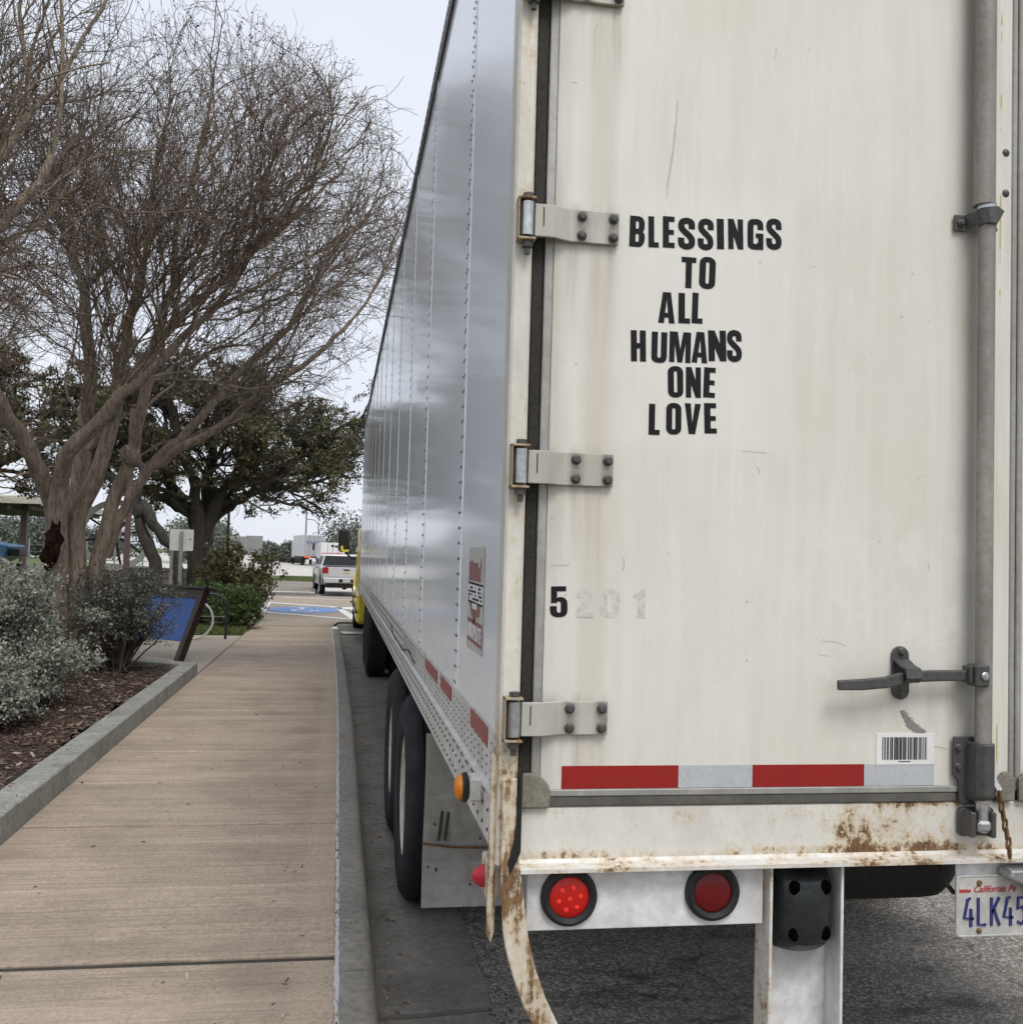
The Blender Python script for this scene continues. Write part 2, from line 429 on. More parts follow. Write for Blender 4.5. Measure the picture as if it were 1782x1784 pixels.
M['sticker_beige'] = grimy('sticker_beige', (.55, .54, .50), .45, 0, .12, 14, (.3, .28, .25), .3, .03)
M['maroon'] = grimy('sticker_maroon', (.23, .04, .05), .45, 0, .25, 40, (.5, .45, .42), .45, .03)
M['navy'] = grimy('plate_navy', (.018, .024, .16), .45, 0, .2, 20, (.1, .1, .2), .2, .02)
M['plate_red'] = grimy('plate_red', (.45, .03, .03), .45, 0, .2, 20, (.3, .1, .1), .2, .02)
M['plate'] = grimy('plate_white', (.56, .555, .535), .4, .15, .12, 12, (.22, .2, .16), .5, .1)
def lens(name, col, em=None):
    k = NM(name); vo = k.n('ShaderNodeTexVoronoi', Vector=k.pos((1, .3, 1)), Scale=230, Randomness=0.0).outputs[0]
    k.set(col, .3, 0, k.bump(vo, .25, .003), Specular_IOR_Level=.3)
    k.put(k.p.inputs['Coat Weight'], .1)
    if em: k.put(k.p.inputs['Emission Color'], (*em[0], 1)); k.put(k.p.inputs['Emission Strength'], em[1])
    return k.m
M['lens_lit'] = lens('lens_red_lit', (.40, .008, .006), ((.9, .02, .01), .03))
M['led'] = lens('lens_red_spot', (.62, .03, .02), ((1., .06, .03), .14))
M['lens_dark'] = lens('lens_red_dark', (.115, .004, .005))
M['amber'] = lens('lens_amber', (.62, .20, .012))
M['red_marker'] = lens('lens_red_marker', (.40, .02, .03))

# tyres and wheels
k = NM('tyre_rubber'); n1 = k.noise(8, 4, .6); n2 = k.noise(70, 3, .6)
M['tyre'] = k.set(k.mixc(k.ramp(n1, (.35, 0.), (.75, 1.)), (.010, .011, .015), (.026, .026, .028)), .7, 0, k.bump(n2, .4, .005), Specular_IOR_Level=.25)
M['wheel_white'] = grimy('wheel_white_paint', (.60, .585, .54), .5, 0, .25, 9, (.12, .09, .06), .6, .15)
M['wheel_alloy'] = grimy('wheel_alloy', (.42, .42, .43), .35, .8, .2, 12, (.06, .055, .05), .4, .1)

# paving
k = NM('brushed_sidewalk_concrete'); x, y, z = k.xyz(); oi = k.n('ShaderNodeObjectInfo').outputs['Random']
st = k.noise(1.0, 5, .75, k.pos((.8, 15, 1))); st2 = k.noise(1.0, 5, .8, k.pos((1.1, 44, 1)))
big = k.noise(.75, 4, .6); mid = k.noise(2.1, 6, .7)
gr = k.noise(55, 5, .75)
c = k.mixc(k.ramp(st, (.34, 0.), (.66, 1.)), (.395, .312, .238), (.50, .408, .318))
c = k.mixc(k.math('MULTIPLY', k.ramp(mid, (.36, 1.), (.54, 0.)), .6), c, (.21, .17, .132))
c = k.mixc(k.math('MULTIPLY', k.ramp(big, (.4, 0.), (.68, 1.)), .4), c, (.49, .41, .325))
c = k.mixc(k.math('MULTIPLY', k.ramp(st2, (.52, 0.), (.58, 1.)), .55), c, (.19, .15, .117))
c = k.mixc(k.math('MULTIPLY', k.ramp(gr, (.40, 1.), (.54, 0.)), .62), c, (.20, .16, .125))
spk = k.n('ShaderNodeTexVoronoi', Scale=62, Vector=k.pos()).outputs[0]
c = k.mixc(k.math('MULTIPLY', k.ramp(spk, (.10, 1.), (.24, 0.)), k.ramp(gr, (.45, 0.), (.6, .75))), c, (.13, .105, .085))
pale = k.math('MULTIPLY', k.ramp(k.noise(1.0, 5, .8, k.pos((2.3, 10, 1))), (.66, 0.), (.72, 1.)), .38)
c = k.mixc(pale, c, (.55, .48, .40))
bnd = k.noise(1.0, 4, .7, k.pos((.3, 4.2, 1)))
c = k.mixc(k.math('MULTIPLY', k.ramp(bnd, (.38, 1.), (.54, 0.)), .28), c, (.20, .158, .12))
c = k.mixc(k.math('MULTIPLY', k.ramp(bnd, (.52, 0.), (.68, 1.)), .28), c, (.53, .435, .335))
edge = k.math('MULTIPLY', k.band(x, -.14, -.07, .2, .3), k.ramp(gr, (.38, .12), (.56, .5)))
c = k.mixc(edge, c, (.47, .38, .295))
c = k.mixc(k.math('MULTIPLY', oi, .16), c, (.17, .145, .12))
h = k.math('ADD', k.math('MULTIPLY', st2, .6), k.math('MULTIPLY', gr, .4))
M['walk'] = k.set(c, .82, 0, k.bump(h, .8, .008))
k = NM('plaza_concrete'); big = k.noise(.9, 5, .65); gr = k.noise(90, 3, .6)
c = k.mixc(k.ramp(big, (.35, 0.), (.7, 1.)), (.33, .275, .215), (.41, .355, .29))
M['plaza'] = k.set(k.mixc(k.math('MULTIPLY', gr, .3), c, (.24, .2, .165)), .85, 0, k.bump(gr, .2, .004))
def concrete(name, a, b, stain, sc=3., amt=.6, bump=.35):
    k = NM(name); n1 = k.noise(sc, 6, .68); n2 = k.noise(sc*.5, 4, .6); g = k.noise(180, 3, .65)
    c = k.mixc(k.ramp(n1, (.3, 0.), (.72, 1.)), a, b)
    c = k.mixc(k.math('MULTIPLY', k.ramp(n2, (.45, 0.), (.7, 1.)), amt), c, stain)
    c = k.mixc(k.math('MULTIPLY', k.ramp(g, (.35, 1.), (.62, 0.)), .3), c, tuple(q*.55 for q in a))
    md = k.noise(26, 5, .75)
    c = k.mixc(k.math('MULTIPLY', k.ramp(md, (.36, 1.), (.5, 0.)), .55), c, tuple(q*.5 for q in a))
    c = k.mixc(k.math('MULTIPLY', k.ramp(md, (.55, 0.), (.7, 1.)), .4), c, tuple(min(.8, q*1.3) for q in b))
    pit = k.n('ShaderNodeTexVoronoi', Scale=34, Vector=k.pos()).outputs[0]
    c = k.mixc(k.math('MULTIPLY', k.ramp(pit, (.02, 1.), (.1, 0.)), k.ramp(n1, (.5, 0.), (.65, .8))), c, tuple(q*.3 for q in a))
    return k.set(c, .85, 0, k.bump(k.math('ADD', k.math('MULTIPLY', g, .5), md), bump*1.6, .008))
M['kerb'] = concrete('kerb_concrete', (.20, .187, .165), (.34, .318, .285), (.12, .11, .097), 7.)
M['planter'] = concrete('planter_concrete', (.235, .235, .212), (.40, .40, .36), (.135, .137, .124), 8., .75)
M['gutter'] = concrete('gutter_concrete', (.185, .172, .152), (.29, .272, .243), (.07, .064, .056), 5.5, .8)
M['pale_concrete'] = concrete('pale_road_concrete', (.50, .475, .43), (.62, .59, .54), (.42, .39, .35), .3, .4, .1)
M['crossing'] = concrete('crossing_concrete', (.30, .245, .19), (.37, .31, .245), (.24, .2, .16), .8, .5, .15)
M['path'] = concrete('far_path_concrete', (.20, .17, .14), (.26, .225, .19), (.17, .145, .12), .6, .5, .15)
k = NM('asphalt'); g = k.n('ShaderNodeTexVoronoi', Scale=85, Vector=k.pos()).outputs[0]
gc = k.n('ShaderNodeTexVoronoi', Scale=85, Vector=k.pos()).outputs['Color']
big = k.noise(1.4, 5, .65); fine = k.noise(260, 3, .6); mid = k.noise(9, 4, .6)
lum = k.n('ShaderNodeSeparateColor', i0=gc).outputs[0]
c = k.mixc(k.ramp(lum, (.35, 0.), (.95, 1.)), (.175, .159, .136), (.53, .495, .435))
c = k.mixc(k.ramp(g, (.48, 0.), (.78, .8)), c, (.12, .108, .093))
c = k.mixc(k.math('MULTIPLY', k.ramp(big, (.4, 0.), (.66, 1.)), .4), c, (.30, .275, .24))
oil = k.math('MULTIPLY', k.ramp(k.noise(2.2, 4, .6, k.pos((1, 2.2, 1))), (.54, 0.), (.66, .7)), k.ramp(mid, (.35, .4), (.6, 1.)))
c = k.mixc(oil, c, (.025, .023, .02))
ck = k.n('ShaderNodeTexVoronoi', {'feature': 'DISTANCE_TO_EDGE'}, Scale=1.1, Vector=k.n('ShaderNodeVectorMath', {'operation': 'ADD'}, i0=k.pos(), i1=k.n('ShaderNodeVectorMath', {'operation': 'SCALE'}, i0=k.n('ShaderNodeTexNoise', Scale=6., Detail=4, Vector=k.pos()).outputs[1], Scale=.25).outputs[0]).outputs[0]).outputs[0]
c = k.mixc(k.ramp(ck, (.002, .75), (.006, 0.)), c, (.02, .018, .016))
M['asphalt'] = k.set(c, .8, 0, k.bump(k.math('SUBTRACT', fine, k.math('MULTIPLY', g, 1.2)), .7, .008))
k = NM('sealant'); n1 = k.noise(34, 5, .75, k.pos((1, .35, 1)), 1.2); n2 = k.noise(9, 3)
c = k.mixc(k.ramp(n1, (.40, 0.), (.45, 1.)), (.03, .028, .026), k.mixc(n2, (.42, .43, .44), (.60, .61, .62)))
M['sealant'] = k.set(c, .6, 0, k.bump(n1, .8, .01))
M['joint'] = grimy('joint_filler', (.03, .026, .023), .8, 0, .3, 30, (.12, .1, .08), .4, .3)
M['road_white'] = concrete('road_paint_white', (.70, .70, .70), (.80, .80, .80), (.55, .53, .5), 5, .35, .1)
M['road_blue'] = concrete('road_paint_blue', (.15, .27, .58), (.20, .34, .66), (.3, .33, .45), 5, .35, .1)
k = NM('lawn_grass'); n1 = k.noise(.5, 4, .6); n2 = k.noise(24, 4, .7)
c = k.mixc(k.ramp(n1, (.35, 0.), (.7, 1.)), (.085, .115, .030), (.135, .155, .045))
M['lawn'] = k.set(k.mixc(k.ramp(n2, (.35, .7), (.65, 0.)), c, (.045, .06, .018)), .9, 0, k.bump(n2, .8, .05))
k = NM('grass_blades'); oi = k.noise(3, 3)
M['blades'] = k.set(k.mixc(oi, (.055, .085, .02), (.13, .15, .04)), .7)
k = NM('bed_soil'); n1 = k.noise(26, 5, .7); n2 = k.noise(90, 3, .6)
M['soil'] = k.set(k.mixc(k.ramp(n1, (.35, 0.), (.7, 1.)), (.026, .017, .012), (.062, .040, .028)), .95, 0, k.bump(k.math('ADD', n1, n2), .8, .02))
k = NM('mulch_chips'); isl = k.n('ShaderNodeNewGeometry').outputs['Random Per Island']
M['mulch'] = k.set(k.ramp(isl, (0., (.028, .016, .011)), (.45, (.075, .042, .026)), (.75, (.13, .085, .06)), (.93, (.20, .155, .12)), (1., (.36, .31, .27))), .85)
k = NM('road_grit'); isl = k.n('ShaderNodeNewGeometry').outputs['Random Per Island']
M['grit'] = k.set(k.ramp(isl, (0., (.03, .028, .025)), (.6, (.10, .09, .08)), (1., (.40, .37, .33))), .85)
k = NM('dry_leaf_litter'); isl = k.n('ShaderNodeNewGeometry').outputs['Random Per Island']
M['litter'] = k.set(k.ramp(isl, (0., (.07, .045, .028)), (.6, (.16, .11, .07)), (1., (.48, .42, .34))), .8)

# vegetation
k = NM('myrtle_bark'); n1 = k.noise(6, 6, .7, k.pos((2.4, 2.4, .5)), .8); n2 = k.noise(30, 4, .7, k.pos((1, 1, .25)))
c = k.mixc(k.ramp(n1, (.32, 0.), (.7, 1.)), (.20, .148, .106), (.47, .39, .305))
c = k.mixc(k.math('MULTIPLY', k.ramp(n2, (.36, 1.), (.55, 0.)), .6), c, (.085, .06, .042))
M['myrtle'] = k.set(c, .8, 0, k.bump(k.math('ADD', n1, n2), .9, .03))
k = NM('myrtle_twig'); n1 = k.noise(3, 3)
M['twig'] = k.set(k.mixc(n1, (.105, .076, .056), (.19, .142, .106)), .85)
M['seed'] = grimy('seed_capsules', (.026, .016, .012), .85, 0, .3, 20, (.05, .03, .02), .3, 0)
k = NM('oak_bark'); n1 = k.noise(9, 5, .7, k.pos((2, 2, .6))); n2 = k.noise(40, 3, .6)
M['oak_bark'] = k.set(k.mixc(k.ramp(n1, (.3, 0.), (.7, 1.)), (.022, .019, .016), (.075, .066, .056)), .9, 0, k.bump(k.math('ADD', n1, n2), .8, .04))
M['hollow'] = grimy('rotten_hollow_wood', (.055, .028, .018), .95, 0, .7, 22, (.006, .005, .004), 1.2, 1., False, .1)
def leaf(name, stops, tr=.12, nscale=1.2, rough=.5):
    k = NM(name); isl = k.n('ShaderNodeNewGeometry').outputs['Random Per Island']
    n1 = k.noise(nscale, 3, .6)
    f = k.math('ADD', k.math('MULTIPLY', isl, .65), k.math('MULTIPLY', n1, .4))
    c = k.ramp(f, *stops)
    k.set(c, rough)
    d = k.n('ShaderNodeBsdfTranslucent', i0=c)
    mx_ = k.n('ShaderNodeMixShader', i0=tr, i1=k.p.outputs[0], i2=d.outputs[0])
    k.t.links.new(mx_.outputs[0], k.out.inputs[0])
    return k.m
M['oak_leaf'] = leaf('live_oak_leaf', [(.1, (.03, .034, .017)), (.45, (.068, .072, .034)), (.75, (.13, .112, .05)), (1., (.21, .165, .07))])
M['sage'] = leaf('silver_sage_leaf', [(.1, (.095, .107, .08)), (.5, (.24, .257, .205)), (1., (.50, .515, .435))], .1, 4., .7)
M['sage_dark'] = leaf('dull_sage_leaf', [(.1, (.06, .066, .05)), (.5, (.14, .15, .118)), (1., (.31, .315, .265))], .1, 4., .7)
M['green_leaf'] = leaf('green_shrub_leaf', [(.1, (.022, .045, .012)), (.6, (.06, .105, .025)), (1., (.13, .17, .05))], .15, 3.)
M['bronze_leaf'] = leaf('bronze_shrub_leaf', [(.1, (.030, .034, .012)), (.55, (.075, .075, .028)), (1., (.18, .13, .045))], .15, 3.)
M['far_leaf'] = leaf('hazed_tree_leaf', [(.1, (.085, .10, .082)), (.6, (.12, .14, .11)), (1., (.17, .19, .145))], .0, .3, .9)  # distance haze is put into this grey-green leaf colour
M['stem'] = grimy('shrub_stem', (.075, .052, .045), .85, 0, .3, 20, (.03, .02, .02), .3, .2)

# background objects
M['info_blue'] = grimy('panel_blue', (.018, .115, .44), .4, 0, .2, 3, (.02, .05, .15), .3, .03)
M['info_frame'] = grimy('panel_brown_frame', (.040, .018, .013), .45, 0, .25, 10, (.02, .012, .01), .4, .1)
M['bike_white'] = grimy('rack_white', (.62, .61, .57), .5, 0, .2, 10, (.25, .22, .18), .5, .05)
M['rack_black'] = grimy('rack_black', (.02, .02, .02), .4, .2, .2, 10, (.05, .05, .05), .2, .05)
M['maroon_pole'] = grimy('pole_maroon', (.115, .065, .068), .5, 0, .2, 6, (.06, .04, .04), .3, .05)
M['sign_back'] = grimy('sign_back_pale', (.56, .57, .55), .5, .1, .1, 5, (.35, .34, .32), .3, .03)
M['sign_grey'] = grimy('sign_back_grey', (.30, .305, .31), .5, .2, .12, 2, (.2, .2, .2), .3, .03)
M['galv'] = grimy('galvanised_post', (.30, .31, .32), .45, .5, .2, 6, (.15, .15, .14), .3, .05)
M['roof_beige'] = grimy('shelter_beige', (.50, .47, .40), .55, 0, .12, 2, (.3, .27, .22), .3, .05)
M['roof_under'] = grimy('shelter_underside', (.155, .145, .115), .7, 0, .2, 2, (.08, .07, .055), .4, .1)
M['timber'] = grimy('dark_timber', (.022, .019, .017), .7, 0, .3, 5, (.05, .04, .03), .4, .1)
M['stone'] = concrete('stone_block', (.21, .175, .135), (.33, .285, .225), (.16, .13, .1), 5., .5, .5)
M['bluecar'] = grimy('blue_vehicle_paint', (.035, .16, .34), .3, 0, .15, 3, (.05, .1, .15), .2, 0)
M['cream'] = grimy('cream_fender_paint', (.60, .58, .47), .45, 0, .1, 4, (.4, .37, .3), .2, 0)
def carpaint(name, col, rough=.22, metal=0.):
    k = NM(name); n1 = k.noise(3, 4, .6)
    k.set(k.mixc(k.math('MULTIPLY', n1, .3), col, tuple(q*.7 for q in col)), rough, metal); k.put(k.p.inputs['Coat Weight'], .5)
    return k.m
M['silver'] = carpaint('pickup_silver', (.55, .56, .57), .3, .35)
M['yellow'] = carpaint('tractor_yellow', (.68, .55, .035), .28)
M['glass'] = NM('dark_glass').set((.016, .018, .021), .3, Specular_IOR_Level=.03)
M['tail'] = lens('pickup_tail_lamp', (.26, .012, .018))
M['gold'] = carpaint('emblem_gold', (.62, .48, .16), .3, .6)
M['box_white'] = grimy('far_box_white', (.62, .63, .64), .45, 0, .08, 1, (.4, .4, .4), .2, 0)
M['box_grey'] = grimy('far_box_grey', (.34, .35, .37), .45, .1, .12, 1, (.25, .25, .25), .2, 0)
M['far_purple'] = grimy('far_purple_print', (.15, .14, .27), .5, 0, .1, 2, (.2, .2, .3), .2, 0)
M['far_red'] = grimy('far_red_print', (.42, .12, .13), .5, 0, .1, 2, (.4, .2, .2), .2, 0)
M['orange'] = grimy('far_orange', (.75, .16, .03), .5, 0, .1, 2, (.5, .1, .02), .2, 0)

M['scuff'] = grimy('scuff_rubber', (.27, .26, .25), .7, 0, .3, 60, (.1, .1, .1), .4, 0)

M['dock'] = grimy('dock_bumper_rubber', (.010, .013, .015), .34, 0, .4, 9, (.05, .055, .055), .35, .6, False, .45)


M['scratch'] = grimy('door_scratch', (.52, .485, .42), .7, 0, .3, 60, (.2, .17, .13), .5, 0)
# ================================================================ the setting
def struct(o): o['kind'] = 'structure'; return o
def cx(y): return -0.14*(max(0, y-9)/13)**1.6                     # the kerb drifts left further on
def sheet(name, pts, zs, m, parent=None):
    b = MB(); n = len(pts)
    if not hasattr(zs, '__len__'): zs = [zs]*n
    b.add([(p[0], p[1], q) for p, q in zip(pts, zs)], [tuple(range(n))])
    o = b.build(name, m, parent, recalc=False)
    return o
struct(sheet('ground', [(-900,-200),(900,-200),(900,1500),(-900,1500)], -.07, M['lawn']))
# asphalt lane, a fine grid so the surface can undulate
nx, ny = 40, 70
gx = np.linspace(.64, 13, nx); gy = np.linspace(-9, 40.5, ny)
gv = np.array([(a, b_, .0 + (.006*math.sin(a*3.1+b_*.7) + .005*math.sin(b_*2.3-a) if a > .7 else 0)) for b_ in gy for a in gx])
gf = np.array([(j*nx+i, j*nx+i+1, (j+1)*nx+i+1, (j+1)*nx+i) for j in range(ny-1) for i in range(nx-1)])
struct(fast_mesh('road', gv, gf, M['asphalt'], smooth=True))
struct(sheet('concrete_road', [(-5.5,40.6),(70,40.6),(70,330),(-60,330),(-60,92),(-5.5,66)], -.016, M['pale_concrete']))

# gutter pan: one slab after another, with worn outer edge
gut = sheet('gutter', [(.17,-6),(.66,-6),(.66,25.7),(.03,25.7)], -.045, M['joint']); struct(gut)
gj = [-6, -2.2, 1.0, 3.98, 6.76, 9.45, 12.2, 15.0, 17.9, 20.8, 23.2, 25.6]
for i in range(len(gj)-1):
    b = MB(); a0, a1 = gj[i]+.006, gj[i+1]-.006
    ys = np.linspace(a0, a1, 14); poly_t = []; v = []; f = []
    rr = random.Random(i)
    dz = -.014 if i == 2 else 0
    for j, yy in enumerate(ys):
        e = .648 + rr.uniform(-.012, .012); c0 = cx(yy)
        v += [(.185+c0, yy, -.016+dz), (.42+c0*.6, yy, -.008+dz), (e, yy, .004+dz), (e+.004, yy, -.05)]
    for j in range(13):
        for q in range(3): f.append((j*4+q, j*4+q+1, j*4+5+q, j*4+4+q))
    for j in (0, 13):
        n = len(v); v += [(v[j*4][0], v[j*4][1], -.05)]; f.append((j*4, j*4+1, j*4+2, j*4+3, n))
    b.add(v, f); b.build('gutter_slab', M['gutter'], gut)

# kerb stones
kerb = MB().box(.06, .18, -6, 9, -.06, -.02).build('kerb', M['joint']); struct(kerb)
kj = [-6, -1.6, 1.2, 4.01, 6.72, 9.43, 12.4, 15.4, 18.4, 21.6]
KP = [(.052,-.05),(.052,.143),(.058,.149),(.15,.152),(.172,.147),(.186,.134),(.193,.11),(.205,-.05)]
def kerb_piece(a0, a1, m, name='kerb_stone'):
    ys = np.linspace(a0, a1, 9); b = MB(); v = []; f = []
    n = len(KP)
    for yy in ys: v += [(p+cx(yy), yy, q) for p, q in KP]
    for j in range(8):
        for q in range(n-1): f.append((j*n+q, j*n+q+1, (j+1)*n+q+1, (j+1)*n+q))
    f += [tuple(range(n)), tuple(range(8*n, 9*n))]
    return b.add(v, f).build(name, m, kerb, smooth=True)
for i in range(len(kj)-1): kerb_piece(kj[i]+.004, kj[i+1]-.004, M['kerb'])
kerb_piece(21.61, 22.3, M['road_white'])
# sealant bead along the back of the kerb
b = MB(); v = []; f = []; rr = random.Random(3); ys = np.arange(-4, 21.8, .05)
for yy in ys:
    c0 = cx(yy); wl_ = rr.uniform(-.0045, .0045); wr = rr.uniform(-.0045, .0045); h = .1515+rr.uniform(-.001, .0025)
    v += [(.040+c0+wl_, yy, .147), (.044+c0+wl_, yy, h), (.055+c0+wr, yy, h), (.060+c0+wr, yy, .147)]
for j in range(len(ys)-1):
    for q in range(3): f.append((j*4+q, j*4+q+1, j*4+5+q, j*4+4+q))
b.add(v, f); b.build('joint_sealant', M['sealant'], kerb, smooth=True)

# sidewalk slabs
walk = MB().box(-1.72, .05, -6, 9, .02, .1405).box(-1.72, -.12, 9, 22.3, .02, .1405).build('sidewalk', M['joint']); struct(walk)
sj = [-6, -1.3, -.2, .9, 1.97, 3.06, 4.155, 5.05, 6.18, 7.28, 8.38, 9.43, 10.5, 11.6, 12.7, 13.8, 14.9, 16.0, 17.1, 18.2, 19.3, 20.3, 21.3, 22.3]
for i in range(len(sj)-1):
    g0 = .020 if abs(sj[i]-4.155) < .01 else .009; g1 = .020 if abs(sj[i+1]-4.155) < .01 else .009
    a0, a1 = sj[i]+g0, sj[i+1]-g1; rr = random.Random(i+50)
    dz = rr.uniform(-.0025, .0025); e = .010
    x0, xa, xb = -1.705, .045+cx(a0), .045+cx(a1)
    b = MB()
    b.add([(x0, a0, .10), (xa, a0, .10), (xb, a1, .10), (x0, a1, .10),
           (x0, a0, .145+dz), (xa, a0, .145+dz), (xb, a1, .145+dz), (x0, a1, .145+dz),
           (x0+e, a0+e, .15+dz), (xa-e, a0+e, .15+dz), (xb-e, a1-e, .15+dz), (x0+e, a1-e, .15+dz)],
          [(0,1,5,4),(1,2,6,5),(2,3,7,6),(3,0,4,7),(4,5,9,8),(5,6,10,9),(6,7,11,10),(7,4,8,11),(8,9,10,11)])
    b.build('slab', M['walk'], walk, recalc=False)
# plaza behind the planter
plaza = sheet('plaza', [(-1.71,13.45),(-1.71,22.3),(-14,22.3),(-14,20.4)], .134, M['joint']); struct(plaza)
for (q) in [[(-1.715,13.62),(-1.715,16.2),(-6.1,16.2)], [(-1.715,16.21),(-1.715,19.55),(-6.1,19.55),(-6.1,16.21)], [(-6.11,16.22),(-6.11,19.55),(-12,19.55)]]:
    sheet('paving_slab', q, .149, M['plaza'], plaza)
# ramp and crossing
struct(sheet('ramp', [(-2.7,22.31),(.05+cx(22.3),22.31),(.05,25.6),(-2.9,25.6)], [.15,.15,.024,.024], M['crossing']))
struct(sheet('crossing', [(-2.9,25.6),(9,25.6),(9,40.55),(-3.3,40.2)], .024, M['crossing']))
def paint(name, pts, m, z=.029): return sheet(name, pts, z, m, CR)
CR = bpy.data.objects['crossing']
def bar(p, q, w_):
    p, q = Vector((*p, 0)), Vector((*q, 0)); t = (q-p).normalized(); n = Vector((-t.y, t.x, 0))*w_/2
    return [tuple((p-n)[:2]), tuple((q-n)[:2]), tuple((q+n)[:2]), tuple((p+n)[:2])]
BL, BR, TR, TL = (-2.05,29.3), (.45,26.7), (-.02,32.6), (-2.25,34.6)
paint('painted_line', bar(BL, BR, .26), M['road_white'])
paint('painted_line', bar((BR[0]+.04, BR[1]+.2), (TR[0], TR[1]-.12), .24), M['road_white'])
paint('painted_line', bar(TR, TL, .34), M['road_white'])
paint('painted_line', bar((TL[0], TL[1]-.2), (BL[0]-.02, BL[1]+.16), .24), M['road_white'])
paint('painted_line', bar((.28,32.5), (2.6,30.2), 1.6), M['road_white'])
paint('painted_line', bar((-2.0,38.6), (3.2,36.2), .2), M['road_white'])
cxs, cys = -.93, 30.6
sq = [(cxs+1.02*math.cos(a)*1.0, cys+1.55*math.sin(a)) for a in np.linspace(0, 2*math.pi, 28)[:-1]]
paint('access_symbol_disc', sq, M['road_blue'], .030)
b = MB(); pts = [(cxs-.02+.30*math.cos(a), cys-.35+.46*math.sin(a), .034) for a in np.linspace(R(100), R(400), 18)]
b.ribbon(pts, .12, .002, (0,0,1)); b.ribbon([(cxs-.1, cys+.85, .034), (cxs-.08, cys+.1, .034), (cxs+.22, cys+.05, .034), (cxs+.40, cys-.55, .034), (cxs+.55, cys-.5, .034)], .13, .002, (0,0,1))
b.cyl((cxs-.1, cys+1.12, .032), (cxs-.1, cys+1.12, .036), .13, 12)
b.build('access_symbol_figure', M['road_white'], CR)
struct(sheet('painted_gutter_mark', [(.16,22.15),(1.4,22.15),(1.4,22.75),(.10,22.75)], .012, M['road_white']))
fk = MB().box(-3.6, -.85, 40.35, 40.62, -.05, .15).build('far_kerb', M['kerb']); struct(fk)
MB().box(-3.5, -.86, 40.36, 40.61, .151, .163).build('kerb_paint', M['road_white'], fk)
struct(sheet('far_path', [(-3.4,40.65),(-.85,40.65),(-1.0,52),(-1.4,55),(-3.6,56)], .14, M['path']))
g1 = struct(sheet('far_lawn', [(-60,40.2),(-3.42,40.65),(-3.6,56.2),(-1.3,55.3),(-1.1,66),(-6,69),(-60,95)], .128, M['lawn']))
struct(sheet('side_lawn', [(-60,19.7),(-3.0,19.75),(-1.75,19.75),(-1.66,20.9),(-2.72,22.4),(-3.35,40.1),(-60,40.1)], .15, M['lawn']))
struct(sheet('meadow', [(-300,90),(-6,70),(-40,140),(-300,140)], .10, M['lawn']))

# planter: kerb wall, soil, mulch
pl = MB().box(-1.9, -1.75, -4, 13, .05, .1).build('planter_kerb', M['joint']); struct(pl)
pj = [-4, -.5, 2.6, 5.9, 9.3]
PP = [(-1.905,.05),(-1.905,.288),(-1.898,.296),(-1.715,.300),(-1.706,.292),(-1.70,.05)]
def plp(name, rows):
    b = MB(); v = []; f = []; n = len(rows[0])
    for rw in rows: v += rw
    for j in range(len(rows)-1):
        for q in range(n-1): f.append((j*n+q, j*n+q+1, (j+1)*n+q+1, (j+1)*n+q))
    f += [tuple(range(n)), tuple(range((len(rows)-1)*n, len(rows)*n))]
    b.add(v, f).build(name, M['planter'], pl)
for i in range(len(pj)):
    a0 = pj[i]+.003; a1 = (pj[i+1]-.003) if i < len(pj)-1 else None
    if a1: plp('planter_block', [[(p, a0, q) for p, q in PP], [(p, a1, q) for p, q in PP]])
    else: plp('planter_block', [[(p, a0, q) for p, q in PP], [(p, 13.46 if p > -1.8 else 13.27, q) for p, q in PP]])
dr = Vector((-.86, .51, 0)); nrm = Vector((.51, .86, 0))
c_out, c_in = Vector((-1.70, 13.465, 0)), Vector((-1.905, 13.275, 0))
for i in range(4):
    s0, s1 = i*2.2+.003, (i+1)*2.2-.003
    def row(s_):
        o_ = []
        for p, q in PP:
            t = (p+1.905)/.205
            base = c_in.lerp(c_out, t); o_.append(tuple(base + dr*s_)[:2] + (q,))
        return o_
    plp('planter_block', [row(s0), row(s1)])
gx = np.arange(-11, -1.89, .12); gy = np.arange(-3, 19.5, .12)
def bedz(a, b_): return .235 + .025*math.sin(a*2.1+b_*1.3) + .018*math.sin(a*5.3-b_*3.7) + .012*math.sin(b_*9+a*7)
v = np.array([(a, b_, bedz(a, b_)) for b_ in gy for a in gx]); nx = len(gx)
lim = lambda a: 13.30 + max(0, (-1.9-a))*.593
keep = [(j*nx+i, j*nx+i+1, (j+1)*nx+i+1, (j+1)*nx+i) for j in range(len(gy)-1) for i in range(nx-1) if gy[j+1] < lim(gx[i+1])+.1]
struct(fast_mesh('planting_bed', v, np.array(keep), M['soil'], smooth=True))
